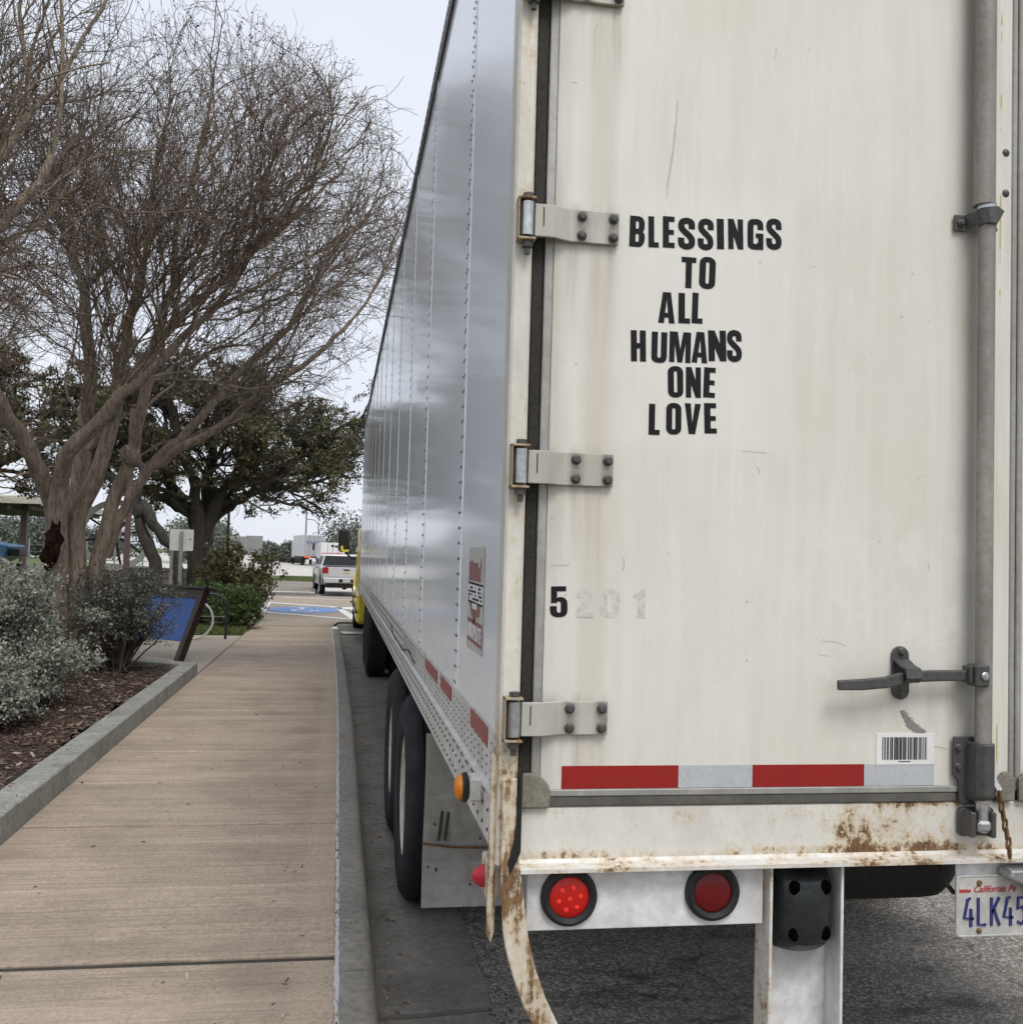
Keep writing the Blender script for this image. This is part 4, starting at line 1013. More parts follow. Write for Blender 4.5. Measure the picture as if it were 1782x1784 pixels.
# ---------------- lock rods
def lockrod(f):
    rod = MB()
    rod.cyl((f(1.578),2.312,1.17), (f(1.578),2.312,2.655), .0205, 20)
    r_ = rod.build('lock_rod', M['rod'], TL_, smooth=True)
    MB().cyl((f(1.570),2.312,2.656), (f(1.570),2.312,3.93), .0265, 20).build('rod_sleeve', M['rod'], r_, smooth=True)
    MB().cyl((f(1.576),2.312,2.646), (f(1.576),2.312,2.662), .0235, 20).build('rod_collar', M['bright_metal'], r_, smooth=True)
    # saddle clamp
    b = MB(); pts = [(f(1.508),2.344,2.618),(f(1.536),2.344,2.618),(f(1.552),2.300,2.622),(f(1.566),2.287,2.625),(f(1.590),2.287,2.626),(f(1.604),2.300,2.623),(f(1.610),2.343,2.612),(f(1.624),2.3435,2.610)]
    b.ribbon(pts, [.040,.040,.036,.040,.044,.044,.036,.034], .006)
    cl = b.build('rod_clamp', M['dark_metal'], r_, bevel=.0015, seg=1)
    b = MB().lathe([(.0095,0),(.0095,.003),(.006,.005),(.006,.011),(0,.012)], 10, Matrix.Translation((f(1.524),2.3405,2.617)) @ ROT('Z', -90))
    b.lathe([(.006,0),(.006,.006),(0,.008)], 8, Matrix.Translation((f(1.617),2.340,2.606)) @ ROT('Z', -90))
    b.build('clamp_bolts', M['dark_metal'], r_)
    # lower keeper bracket
    b = MB()
    b.prism([(f(1.516),1.326),(f(1.615),1.326),(f(1.618),1.318),(f(1.618),1.215),(f(1.606),1.175),(f(1.606),1.160),(f(1.538),1.160),(f(1.531),1.172),(f(1.531),1.214),(f(1.516),1.232)], 2.335, 2.3455, 'xz')
    kb = b.build('keeper_plate', M['dark_metal'], r_, bevel=.003)
    b = MB(); pts = [(f(1.545),2.335,0),(f(1.552),2.300,0),(f(1.566),2.284,0),(f(1.590),2.284,0),(f(1.602),2.300,0),(f(1.606),2.335,0)]
    v = []; q = len(pts)
    for z in (1.316, 1.188): v += [(p[0], p[1], z) for p in pts]
    v += [(p[0]*.8+f(1.577)*.2, p[1]*.7+2.335*.3, 1.172) for p in pts]
    ff = [(i, i+1, q+i+1, q+i) for i in range(q-1)] + [(q+i, q+i+1, 2*q+i+1, 2*q+i) for i in range(q-1)] + [tuple(range(q)), tuple(range(2*q, 3*q))]
    b.add(v, ff); b.build('keeper_sleeve', M['dark_metal'], r_, bevel=.004)
    for bx, bz in ((1.527,1.300),(1.527,1.253),(1.612,1.296),(1.612,1.253)):
        MB().lathe([(.0095,0),(.0095,.002),(.0065,.004),(.0065,.009),(0,.010)], 10, Matrix.Translation((f(bx),2.3355,bz)) @ ROT('Z', -90)).build('bolt', M['dark_metal'], r_)
    # cam end and its seat on the sill
    b = MB(); b.box(f(1.532), f(1.624), 2.330, 2.3525, 1.083, 1.152, .006); b.box(f(1.536), f(1.552), 2.295, 2.335, 1.090, 1.150, .003); b.box(f(1.590), f(1.604), 2.292, 2.335, 1.088, 1.150, .003)
    b.build('keeper_seat', M['dark_metal'], r_)
    b = MB(); b.cyl((f(1.577),2.312,1.100), (f(1.577),2.312,1.172), .0165, 14); b.box(f(1.552), f(1.588), 2.286, 2.312, 1.104, 1.130, .006)
    b.build('rod_cam', M['bright_metal'], r_, smooth=False)
    return r_
ROD = lockrod(lambda x: x); lockrod(mxx)
for bz in (2.814, 2.708):
    MB().dome((1.655, 2.3485, bz), .0105, (0,-1,0), 12, .5).build('rivet_head', M['dark_metal'], DL, recalc=False, smooth=True)
def handle(f):
    b = MB(); pts = [(f(1.186),2.300,1.4555),(f(1.25),2.300,1.4575),(f(1.31),2.302,1.4625),(f(1.35),2.306,1.471),(f(1.40),2.312,1.477),(f(1.47),2.314,1.479),(f(1.548),2.314,1.480)]
    b.ribbon(pts, [.024,.027,.028,.029,.028,.027,.027], .011)
    h = b.build('door_handle', M['dark_metal'], TL_, bevel=.004, seg=2)
    b = MB(); poly = []
    for a in np.linspace(0, 180, 9): poly.append((f(1.374)+.0225*math.cos(R(a)), 1.525+.022*math.sin(R(a))))
    for a in np.linspace(180, 360, 9): poly.append((f(1.376)+.0225*math.cos(R(a)), 1.438+.022*math.sin(R(a))))
    b.prism(poly, 2.342, 2.350, 'xz'); b.build('handle_plate', M['dark_metal'], h, bevel=.002)
    b = MB(); pts = [(f(1.374),2.342,1.512),(f(1.375),2.318,1.500),(f(1.378),2.296,1.494),(f(1.379),2.292,1.470),(f(1.378),2.300,1.462)]
    b.ribbon(pts, .038, .006, (1,0,0)) if False else b.add([v for p in pts for v in ((p[0]-.02,p[1],p[2]),(p[0]+.02,p[1],p[2]),(p[0]+.02,p[1]-.006,p[2]+.004),(p[0]-.02,p[1]-.006,p[2]+.004))],
        [(i*4+k2, i*4+(k2+1) % 4, i*4+4+(k2+1) % 4, i*4+4+k2) for i in range(4) for k2 in range(4)]+[(0,1,2,3),(16,17,18,19)])
    b.build('handle_hasp', M['dark_metal'], h, bevel=.0015, seg=1)
    for bz in (1.534, 1.430): MB().lathe([(.0105,0),(.0105,.002),(.0075,.004),(.0075,.010),(0,.011)], 10, Matrix.Translation((f(1.376),2.342,bz)) @ ROT('Z', -90)).build('bolt', M['dark_metal'], h)
    
    b = MB(); b.box(f(1.540), f(1.578), 2.284, 2.330, 1.4555, 1.5085, .004); b.box(f(1.531), f(1.541), 2.296, 2.330, 1.462, 1.504, .002)
    yk = b.build('handle_yoke', M['dark_metal'], h)
    MB().lathe([(.0105,0),(.0105,.004),(.008,.006),(0,.0065)], 10, Matrix.Translation((f(1.562),2.284,1.482)) @ ROT('Z', -90)).build('yoke_pin', M['bright_metal'], h)
handle(lambda x: x); handle(mxx)
# chain with its tag
b = MB(); b.ribbon([(1.614,2.330,1.238),(1.621,2.322,1.213),(1.628,2.316,1.198)], .013, .003); tg = b.build('chain_hook', M['bright_metal'], TL_)
lm = None
for i in range(7):
    z = 1.182-.0215*i; x0 = 1.6245+.0028*i
    pts = [(.0072*math.cos(a), 0, .0150*math.sin(a)) for a in np.linspace(0, 2*math.pi, 13)]
    MM = Matrix.Translation((x0, 2.312-.003*i if i < 5 else 2.297, z)) @ ROT('Z', 20 if i % 2 else 75) @ ROT('Y', 6)
    b = MB(); b.tube(pts, .0031, 6, False, MM); b.build('chain_link', M['rust'], tg, smooth=True)

M['recess_dark'] = NM('recess_shade').set((.002,.002,.002), .9, Specular_IOR_Level=0.)  # flat black that paints the shade inside bolt recesses
# ---------------- rear underride guard, lamps, plate
lp_ = MB().box(.456, 1.034, 2.362, 2.372, .877, 1.0195, .002).build('lamp_panel', M['clean_white'], TL_)
MB().box(mxx(1.034), mxx(.456), 2.362, 2.372, .877, 1.0195, .002).build('lamp_panel', M['clean_white'], TL_)
def lamp(x, z, lit):
    g = MB().lathe([(.046,-.004),(.0475,.012),(.058,.017),(.066,.012),(.0675,.004),(.0675,-.008)], 36, Matrix.Translation((x,2.362,z)) @ ROT('Z', -90)).build('tail_lamp', M['rubber'], TL_, smooth=True)
    MB().lathe([(.0472,-.004),(.0472,.008),(.040,.0125),(.02,.0145),(0,.015)], 36, Matrix.Translation((x,2.362,z)) @ ROT('Z', -90)).build('lamp_lens', M['lens_lit' if lit else 'lens_dark'], g, smooth=True)
    if lit:
        for i in range(7):
            a = R(60*i+12); rr_ = .026 if i < 6 else 0
            MB().lathe([(.0062,0),(.0045,.0022),(0,.003)], 10, Matrix.Translation((x+rr_*math.cos(a),2.362-.0132,z+rr_*math.sin(a)-.002)) @ ROT('Z', -90)).build('lamp_diode', M['led'], g, smooth=True)
lamp(.555, .955, True); lamp(.904, .957, False); lamp(mxx(.555), .955, True); lamp(mxx(.904), .957, False)
def gpost(f):
    b = MB(); b.box(f(1.060), f(1.226), 2.425, 2.432, .42, 1.02)
    w_ = b.build('guard_post', M['clean_white'], TL_)
    MB().box(f(1.0445), f(1.0525), 2.345, 2.432, .42, 1.0195, .002).build('post_flange', M['ledge'], w_)
    MB().box(f(1.2265), f(1.2345), 2.345, 2.432, .42, 1.0195, .002).build('post_flange', M['clean_white'], w_)
    # moulded rubber dock bumper; four black domes paint the shade of its bolt recesses
    v = []; f_ = []; cols = 13; rws = 9
    for j in range(rws):
        for i in range(cols):
            s_ = i/(cols-1); t = j/(rws-1)
            e = (4*s_*(1-s_))**.28; e2 = (4*t*(1-t))**.3 if 0 < t < 1 else 0
            v.append((1.066+.152*s_, 2.425-.098*e*(.55+.45*e2), .815+.19*t - .010*math.sin(math.pi*s_)*(1-t)))
    for j in range(rws-1):
        for i in range(cols-1): f_.append((j*cols+i, j*cols+i+1, (j+1)*cols+i+1, (j+1)*cols+i))
    f_ += [tuple(range(cols)), tuple((rws-1)*cols+i for i in range(cols))[::-1]]
    b = MB().add([(f(p[0]), p[1], p[2]) for p in v], f_)
    bk = b.build('dock_bumper', M['dock'], w_, smooth=True)
    for bx, bz in ((1.106,.966),(1.184,.966),(1.106,.858),(1.184,.858)):
        MB().lathe([(.0128,-.012),(.0128,.001),(.009,.004),(0,.005)], 16, Matrix.Translation((f(bx),2.3395 if bz < .9 else 2.3395,bz)) @ ROT('Z', -90) @ Matrix.Diagonal((1,1.1,1.35,1))).build('recess_shade_dome', M['recess_dark'], w_, smooth=True)
gpost(lambda x: x); gpost(mxx)
MB().box(.55, mxx(.55), 2.40, 2.50, .40, .50, .006).build('guard_bar', M['clean_white'], TL_)
def leg(f):
    b = MB(); pts = [(f(.4035),2.330,1.235),(f(.4045),2.330,1.10),(f(.412),2.326,1.00),(f(.423),2.324,.90),(f(.430),2.324,.86),(f(.447),2.326,.80),(f(.474),2.332,.73),(f(.507),2.340,.665),(f(.55),2.36,.57),(f(.60),2.40,.47)]
    b.ribbon(pts, [.034,.036,.048,.056,.056,.054,.053,.052,.054,.056], .012)
    l_ = b.build('bent_leg', M['leg'], TL_, bevel=.003, seg=1)
    b = MB(); pts2 = [(p[0]+(.022 if f(1) == 1 else -.022)*(1 if i > 3 else .6), p[1]+.03, p[2]+.004) for i, p in enumerate(pts[3:])]
    b.ribbon(pts2, .010, .05); b.build('leg_flange', M['ledge'], l_)
leg(lambda x: x); leg(mxx)
# number plate, its bracket, lamp and wire
br = MB().box(1.531, 1.84, 2.345, 2.352, .985, 1.0195, .001).build('plate_bracket', M['clean_white'], TL_)
pm = []
b = MB(); b.prism(rrect(1.523, .838, 1.828, .988, .012), 2.334, 2.338, 'xz'); pt = b.build('number_plate', M['plate'], TL_, bevel=0)
b = MB(); ring = rrect(1.5255, .8405, 1.8255, .9855, .011)
b.tube([(p, 2.334, q) for p, q in ring+ring[:1]], .0022, 6, False); b.build('plate_rim', M['plate'], pt, smooth=True)
MB().box(1.532, 1.562, 2.3327, 2.3338, .9465, .9535).build('plate_stripe', M['plate_red'], pt)
text_mesh('plate_script', 'California Pe', .0225, on_plane(1.568, 2.3333, .9465, 1), M['plate_red'], pt, .45, .0006, .0004)
def plate_char(paths, x0):
    b = MB()
    for p in paths: b.ribbon([(x0+.0255*a, 2.3322, .866+.066*c) for a, c in p], .0068, .003)
    b.build('plate_character', M['navy'], pt)
CH = {'4': [[(.72,1.0),(.42,.98),(.05,.28),(1.05,.26)], [(.75,.62),(.76,-.04)]], 'L': [[(.12,1.02),(.14,.02),(.95,.02)]], 'K': [[(.12,1.02),(.14,-.02)], [(.95,1.02),(.16,.45)], [(.36,.60),(1.0,-.02)]], '5': [[(.92,.98),(.18,.98),(.14,.56),(.55,.64),(.9,.45),(.85,.12),(.5,.0),(.1,.1)]]}
for i, ch in enumerate('4LK45'): plate_char(CH[ch], 1.5435+.0358*i)
for bx, bz in ((1.585,.969),(1.585,.853)):
    MB().lathe([(.0068,0),(.0068,.003),(.004,.005),(0,.0055)], 10, Matrix.Translation((bx,2.3335,bz)) @ ROT('Z', -90)).build('plate_bolt', M['rust'], pt)
b = MB(); b.prism([(1.640,1.012),(1.636,.992),(1.690,.968),(1.75,.966),(1.80,.99),(1.80,1.014)], 2.285, 2.335, 'xz')
pl_ = b.build('plate_lamp', M['bright_metal'], TL_, bevel=.005)
MB().lathe([(.030,0),(.026,.016),(.012,.026),(0,.029)], 16, Matrix.Translation((1.722,2.31,.966)) @ ROT('Y', 90)).build('lamp_lens', M['paper'], pl_, smooth=True)
MB().tube([(1.520,2.40,1.02),(1.517,2.39,.985),(1.522,2.37,.955),(1.532,2.36,.94),(1.55,2.36,.935)], .006, 8).build('lamp_wire', M['black'], TL_, smooth=True)
# air tank slung behind the guard
b = MB(); b.lathe([(0,0),(.06,.003),(.115,.022),(.142,.06),(.145,.10),(.145,.62),(.142,.66),(.115,.70),(.06,.717),(0,.72)], 24, Matrix.Translation((1.22,3.05,.845)))
b.build('air_tank', M['black'], TL_, smooth=True)
MB().box(1.40, 1.44, 2.98, 3.12, .95, 1.10).box(1.70, 1.74, 2.98, 3.12, .95, 1.10).build('tank_straps', M['under'], TL_)
# mud flaps
def flap(f):
    b = MB(); v = []; f_ = []
    n = 8
    for j in range(n+1):
        z = .262+(.985-.262)*j/n; yb = 4.35+.02*math.sin(j*.8)
        v += [(f(.392), yb, z), (f(.67), yb+.012*math.sin(j*1.1), z), (f(.985), yb, z)]
    for j in range(n):
        for i in range(2): f_.append((j*3+i, j*3+i+1, j*3+4+i, j*3+3+i))
    m = len(v); v += [(p[0], p[1]+.008, p[2]) for p in v]; f_ += [tuple(m+i for i in q[::-1]) for q in f_]
    rim = [0,1,2]+[3*j+2 for j in range(1, n+1)]+[3*n+1, 3*n]+[3*j for j in range(n-1, 0, -1)]
    for i in range(len(rim)): a, c = rim[i], rim[(i+1) % len(rim)]; f_.append((a, c, m+c, m+a))
    b.add(v, f_); o_ = b.build('mud_flap', M['flap'], TL_, smooth=False)
    MB().tube([(f(.386),4.345,.530),(f(.52),4.338,.514),(f(.70),4.338,.508),(f(.985),4.343,.507)], .005, 6).build('flap_chain', M['rust'], o_)
    b = MB()
    for xx, z0, z1 in ((.455,.54,.93),(.482,.54,.95)): b.ribbon([(f(xx+.055),4.343,z1),(f(xx+.02),4.343,(z0+z1)/2),(f(xx),4.343,z0)], .012, .006)
    b.build('flap_strap', M['under'], o_)
    b = MB(); rr = random.Random(8)
    for i in range(16): b.dome((f(.405+rr.random()*.5), 4.343, .30+rr.random()*.5), .006, (0,-1,0), 5)
    b.build('flap_specks', M['under'], o_, kind='stuff', recalc=False)
flap(lambda x: x); flap(mxx)
# wheels: two axles, twin tyres each side
TY = [(.300,.02),(.315,.0),(.36,-.018),(.42,-.024),(.465,-.015),(.492,.004),(.505,.022),(.509,.040),(.509,.060),(.498,.062),(.498,.070),(.509,.072),(.509,.112),(.498,.114),(.498,.122),(.509,.124),(.509,.164),(.498,.166),(.498,.174),(.509,.176),(.509,.20),(.500,.222),(.47,.245),(.42,.254),(.36,.248),(.315,.232),(.300,.21)]
RIM = [(.302,.012),(.308,.004),(.300,.0),(.290,.010),(.282,.05),(.268,.095),(.240,.112),(.20,.115),(.17,.112),(.135,.09),(.13,.03),(.11,.022),(0,.02)]
tyre_me = MB().lathe(TY, 40, None, True).mesh('tyre'); rim_me = MB().lathe(RIM, 32).mesh('rim')
hole_me = MB().lathe([(0,0),(.026,.0),(.028,.006)], 12).mesh('hand_hole'); nut_me = MB().lathe([(.0165,0),(.0165,.022),(.010,.03),(0,.031)], 6).mesh('wheel_nut')
for q in (tyre_me, rim_me): q.polygons.foreach_set('use_smooth', [True]*len(q.polygons)); q.set_sharp_from_angle(angle=R(32))
for me_, mm in ((tyre_me,'tyre'),(rim_me,'wheel_white'),(hole_me,'under'),(nut_me,'dark_metal')): me_.materials.append(M[mm])
alloy_me = rim_me.copy(); alloy_me.materials[0] = M['wheel_alloy']
def wheel(parent, x, y, z, side, rim=None, detail=True, sc=1.0):
    """side -1: outer face towards -X"""
    o_ = bpy.data.objects.new('wheel', tyre_me); COL.objects.link(o_); o_.parent = parent
    off = ORG[parent.name]
    MM = Matrix.Translation(Vector((x, y, z))-off) @ (Matrix.Identity(4) if side < 0 else ROT('Z', 180)) @ Matrix.Diagonal((sc, sc, sc, 1))
    o_.matrix_local = MM; ORG[o_.name] = Vector((0,0,0))
    if detail:
        r_ = bpy.data.objects.new('rim', rim or rim_me); COL.objects.link(r_); r_.parent = o_
        for i in range(5):
            a = 2*math.pi*i/5+.3; h_ = bpy.data.objects.new('hand_hole', hole_me); COL.objects.link(h_); h_.parent = o_; h_.location = (.108, .222*math.cos(a), .222*math.sin(a))
        for i in range(10):
            a = 2*math.pi*i/10; h_ = bpy.data.objects.new('wheel_nut', nut_me); COL.objects.link(h_); h_.parent = o_; h_.location = (.085, .15*math.cos(a), .15*math.sin(a)); h_.rotation_euler = (0, math.pi, 0)
    return o_
for ya in (5.32, 6.56):
    wheel(TL_, .372, ya, .506, -1); wheel(TL_, .70, ya, .506, -1, None, False)
    wheel(TL_, mxx(.372), ya, .506, 1); wheel(TL_, mxx(.70), ya, .506, 1, None, False)
    MB().cyl((.55, ya, .506), (mxx(.55), ya, .506), .065, 14).build('axle', M['under'], TL_, smooth=True)
    MB().box(1.08, 1.28, ya-.35, ya+.35, .60, .86, .02).box(2.10, 2.30, ya-.35, ya+.35, .60, .86, .02).build('suspension', M['under'], TL_)
# landing gear and front skirt
for xx in (.95, mxx(.95)):
    MB().box(xx-.07, xx+.07, 13.0, 13.14, .42, 1.05, .01).box(xx-.13, xx+.13, 12.95, 13.19, .38, .42, .01).build('landing_leg', M['under'], TL_)
# ================================================================ truck tractor in front of the trailer
TT = root('truck_tractor', (CXT, 20.5, 0), 'bright yellow truck tractor coupled to the front of the white trailer', 'truck')
b = MB(); b.prism([(19.35,.95),(19.35,2.16),(20.6,2.24),(22.0,2.22),(22.7,1.95),(22.85,.95)], .386, mxx(.386), 'yz')
cab = b.build('cab', M['yellow'], TT, bevel=.06, smooth=True)
MB().box(.378, .3855, 21.5, 22.2, 1.86, 2.10, .002).build('side_window', M['glass'], cab)
MB().box(.375, .3855, 21.6, 22.72, 1.0, 1.82, .006).build('door_panel', M['yellow'], cab)
MB().box(.361, .375, 21.68, 21.84, 1.72, 1.76, .004).build('door_handle', M['black'], cab)
b = MB(); b.prism([(22.85,1.02),(22.85,2.30),(24.6,2.12),(25.5,1.85),(25.75,1.4),(25.75,.75),(24.9,.75)], .62, mxx(.62), 'yz')
b.build('hood', M['yellow'], TT, bevel=.12, smooth=True)
def fender(f):
    pts = [(24.2+.68*math.cos(R(a)), .60+.68*math.sin(R(a))) for a in range(-5, 186, 16)]
    inn = [(24.2+.60*math.cos(R(a)), .60+.60*math.sin(R(a))) for a in range(185, -6, -16)]
    fd = MB().prism(pts+inn, f(.36), f(.74), 'yz').build('fender', M['yellow'], TT, smooth=True)
    sk = MB().box(f(.365), f(.60), 19.5, 22.8, .40, .98, .05).build('side_skirt', M['yellow'], TT)
    b = MB()
    for z in (.45, .62, .79): b.box(f(.325), f(.364), 21.75, 22.5, z, z+.05, .01)
    b.build('entry_step', M['black'], sk)
    MB().box(f(.352), f(.364), 19.5, 22.8, .60, .66, .003).build('skirt_trim', M['black'], sk)
    mm = MB().tube([(f(.42),22.45,1.62),(f(.30),22.48,1.60),(f(.16),22.5,1.72),(f(.10),22.5,1.80)], .022, 8).build('mirror', M['black'], TT, smooth=True)
    MB().box(f(-.01), f(.215), 22.46, 22.60, 1.74, 2.245, .045).build('mirror_shell', M['black'], mm)
    MB().ribbon([(f(.065),22.447,1.88),(f(.072),22.447,1.79),(f(.11),22.447,1.765),(f(.21),22.447,1.785)], [.05,.06,.06,.05], .012).build('mirror_mark', M['yellow'], mm)
    MB().cyl((f(.34),24.9,.56), (f(.34),24.98,.56), .03, 8).build('reflector', M['amber'], fd)
    wheel(TT, f(.40), 24.2, .50, -1 if f(1) == 1 else 1, alloy_me)
    for ya in (14.75, 16.05):
        wheel(TT, f(.45), ya, .506, -1 if f(1) == 1 else 1, alloy_me); wheel(TT, f(.78), ya, .506, -1 if f(1) == 1 else 1, None, False)
    b = MB(); b.box(f(.45), f(1.05), 17.05, 17.07, .30, 1.0, .002); b.build('mud_guard', M['black'], TT)
    MB().cyl((f(.80),17.4,.62), (f(.80),19.3,.62), .30, 20).build('fuel_tank', M['bright_metal'], TT, smooth=True)
fender(lambda x: x); fender(mxx)
b = MB()
for xx in (1.25, mxx(1.25)): b.box(xx-.05, xx+.05, 14.0, 25.6, .62, .88)
for ya in (14.75, 16.05): b.cyl((.6, ya, .506), (mxx(.6), ya, .506), .08, 12)
b.box(1.1, mxx(1.1), 14.9, 15.9, .88, 1.03); b.cyl((.6,24.2,.5), (mxx(.6),24.2,.5), .06, 10)
b.build('chassis', M['under'], TT)
MB().box(.50, 2.88, 25.72, 25.95, .35, .75, .04).build('front_bumper', M['bright_metal'], TT)
MB().box(.47, .50, 17.0, 17.04, .80, .86).build('marker_light', M['orange'], TT)

# ================================================================ silver pickup
PK = local_root('pickup_truck', (.33, 41.0, .024), 'silver pickup truck seen from behind, stopped on the crossing ahead', 'pickup', None, R(5.5))
arch = lambda c: [(c+.46*math.cos(R(a)), .40+.46*math.sin(R(a))) for a in range(0, 181, 20)]
prof = [(.06,.62),(.0,.70),(.0,1.12),(1.8,1.14),(4.15,1.14),(5.0,1.08),(5.35,.95),(5.4,.55),(5.2,.45)] + [(p, q) for p, q in arch(4.45)] + [(3.9,.38),(1.6,.38)] + [(p, q) for p, q in arch(1.08)] + [(.55,.5)]
body = MB().prism(prof, -.93, .93, 'yz').build('body', M['silver'], PK, bevel=.035, smooth=True)
b = MB(); v = []
for (y0, y1, x_, z_) in ((1.72,4.2,.88,1.13),(1.98,3.4,.70,1.63)): v += [(-x_,y0,z_),(x_,y0,z_),(x_,y1,z_),(-x_,y1,z_)]
b.add(v, [(0,3,2,1),(4,5,6,7),(0,1,5,4),(1,2,6,5),(2,3,7,6),(3,0,4,7)])
cabp = b.build('cab', M['silver'], PK, bevel=.05, smooth=True)
b = MB(); b.add([(-.80,1.70,1.19),(.80,1.70,1.19),(.68,1.885,1.56),(-.68,1.885,1.56)], [(0,1,2,3)]); b.build('rear_window', M['glass'], cabp, recalc=False)
for s in (-1, 1):
    b = MB(); b.add([(s*.892,1.95,1.20),(s*.892,3.75,1.20),(s*.752,3.25,1.55),(s*.752,2.12,1.55)], [(0,1,2,3)]); b.build('side_window', M['glass'], cabp, recalc=False)
    MB().box(s*.70, s*.935, -.012, .12, .86, 1.115, .02).build('tail_lamp', M['tail'], PK)
    MB().box(s*.93, s*1.10, 3.55, 3.70, 1.12, 1.32, .03).build('wing_mirror', M['silver'], PK)
tgm = MB().box(-.70, .70, -.02, .02, .74, 1.12, .015).build('tailgate', M['silver'], PK)
MB().box(-.12, .12, -.028, -.018, .985, 1.045, .004).build('tailgate_handle', M['black'], tgm)
MB().prism([(-.15,.87),(-.05,.87),(-.04,.845),(.04,.845),(.05,.87),(.15,.87),(.13,.915),(.05,.915),(.04,.94),(-.04,.94),(-.05,.915),(-.13,.915)], -.026, -.019, 'xz').build('emblem', M['gold'], tgm)
bp = MB().box(-.90, .90, -.13, .06, .50, .70, .03).build('rear_bumper', M['silver'], PK)
MB().box(-.30, .30, -.136, -.128, .525, .66, .004).build('bumper_recess', M['black'], bp)
MB().box(-.15, .15, -.142, -.137, .53, .655, .002).build('licence_plate', M['plate'], bp)
MB().box(-.93, -.60, -.11, .06, .50, .66, .02).box(.60, .93, -.11, .06, .50, .66, .02).build('bumper_ends', M['black'], bp)
MB().box(-.75, .75, .2, 5.0, .30, .50, .03).cyl((-.8,1.08,.38), (.8,1.08,.38), .08, 10).cyl((-.4,-.05,.42), (-.4,.5,.42), .04, 8).build('chassis', M['under'], PK)
MB().lathe([(.0,-.12),(.12,-.10),(.17,0),(.12,.10),(0,.12)], 14, Matrix.Translation((.05,1.08,.36))).build('axle_housing', M['under'], PK, smooth=True)
for yy in (1.08, 4.45):
    for s in (-1, 1): wheel(PK, s*.93, yy, .385, s, alloy_me, True, .757)
MB().box(-.80, .80, .1, 1.65, 1.142, 1.146).build('bed_cover', M['black'], PK)

# ================================================================ far trucks on the far road
def far_truck(name, loc, rz, label, body_m, rear_m, cabm, h0, h1, L):
    t = local_root(name, loc, label, 'truck', None, R(rz))
    bx = MB().box(-1.28, 1.28, 0, L, h0, h1, .03).build('cargo_box', body_m, t)
    MB().box(-1.24, 1.24, -.03, -.002, h0+.04, h1-.05, .005).build('rear_doors', rear_m, bx)
    MB().box(-.02, .02, -.045, -.031, h0+.05, h1-.06).build('door_seam', M['black'], bx)
    for xx in (-.55, .55): MB().cyl((xx,-.05,h0), (xx,-.05,h1-.1), .025, 6).build('lock_rod', M['galv'], bx)
    MB().box(-1.2, 1.2, -.1, 0, h0-.12, h0-.02, .01).build('bumper', M['black'], t)
    MB().box(-1.0, 1.0, .3, L+2, h0-.35, h0-.02).build('chassis', M['under'], t)
    for yy in (.9, 2.2, L+.6):
        for s in (-1, 1): wheel(t, s*1.27, yy, .51, s, None, False)
    MB().box(-1.2, 1.2, L+.15, L+2.2, .75, h1-.5, .15).build('cab', cabm, t)
    for s in (-1, 1): MB().box(s*1.5, s*1.75, L+1.2, L+1.35, 1.9, 2.7, .05).build('wing_mirror', M['black'], t)
    return t, bx
t1, bx1 = far_truck('box_truck', (-3.0,128,-.016), 9, 'white box truck with dark purple lettering across its grey rear doors', M['box_white'], M['box_grey'], M['box_white'], 1.12, 3.78, 11)
rr = random.Random(2)
MB().prism([(-.90,3.0),(-.72,3.08),(-.55,3.0),(-.62,2.92),(-.72,2.97),(-.80,2.88),(-.72,2.72),(-.58,2.78),(-.54,2.68),(-.72,2.60),(-.92,2.75)], -.062, -.052, 'xz').build('door_letter', M['far_purple'], bx1)
for i in range(7): MB().box(-.46+i*.22, -.30+i*.22, -.06, -.05, 2.66+.03*(i % 2), 3.02-.05*(i % 3)).build('door_letter', M['far_purple'], bx1)
MB().box(-1.15, -.35, -.16, -.11, .95, 1.18, .02).build('warning_board', M['orange'], bx1)
MB().box(-.6, .2, -.16, -.11, .78, .95, .01).build('rear_plate', M['box_white'], bx1)
t2, bx2 = far_truck('box_truck', (-.62,112,-.016), 4, 'second distant truck with red print low on its white rear doors', M['box_white'], M['box_white'], M['box_white'], 1.0, 2.75, 8)
MB().box(-1.15, 1.1, -.06, -.05, 1.1, 1.65).build('door_print', M['far_red'], bx2)
MB().box(-.2, .1, -.06, -.05, 2.3, 2.5).box(.2, .5, -.06, -.05, 2.25, 2.45).build('door_print', M['ink'], bx2)

# ================================================================ poles, signs and rest-area furniture
def post_lamp(name, x, y, z0, h, arm, label, m, rad=.09, head=True):
    t = root(name, (x, y, z0), label, 'lamp post')
    MB().cyl((x, y, z0), (x, y, z0+h), rad, 10, rad*.6).build('pole', m, t, smooth=True)
    if arm:
        pts = [(x, y, z0+h-.1), (x+arm*.45, y, z0+h+abs(arm)*.28), (x+arm, y, z0+h+abs(arm)*.36)]
        MB().tube(pts, rad*.5, 6).build('arm', m, t, smooth=True)
        MB().box(x+arm-.35, x+arm+.35, y-.15, y+.15, z0+h+abs(arm)*.36-.12, z0+h+abs(arm)*.36, .03).build('lamp_head', M['galv'], t)
    return t
post_lamp('street_lamp', -5.05, 160, -.016, 10.5, 0, 'tall thin pale mast above the far box truck', M['galv'], .16)
post_lamp('street_lamp', -3.15, 158, -.016, 6.1, -1.5, 'far street lamp whose curved arm reaches left above the far trucks', M['galv'], .13)
t = root('path_light', (-3.63, 35, .15), 'slim black light pole with a short side head in front of the live oak', 'light pole')
MB().cyl((-3.63,35,.15), (-3.63,35,3.46), .055, 10, .045).build('pole', M['rack_black'], t, smooth=True)
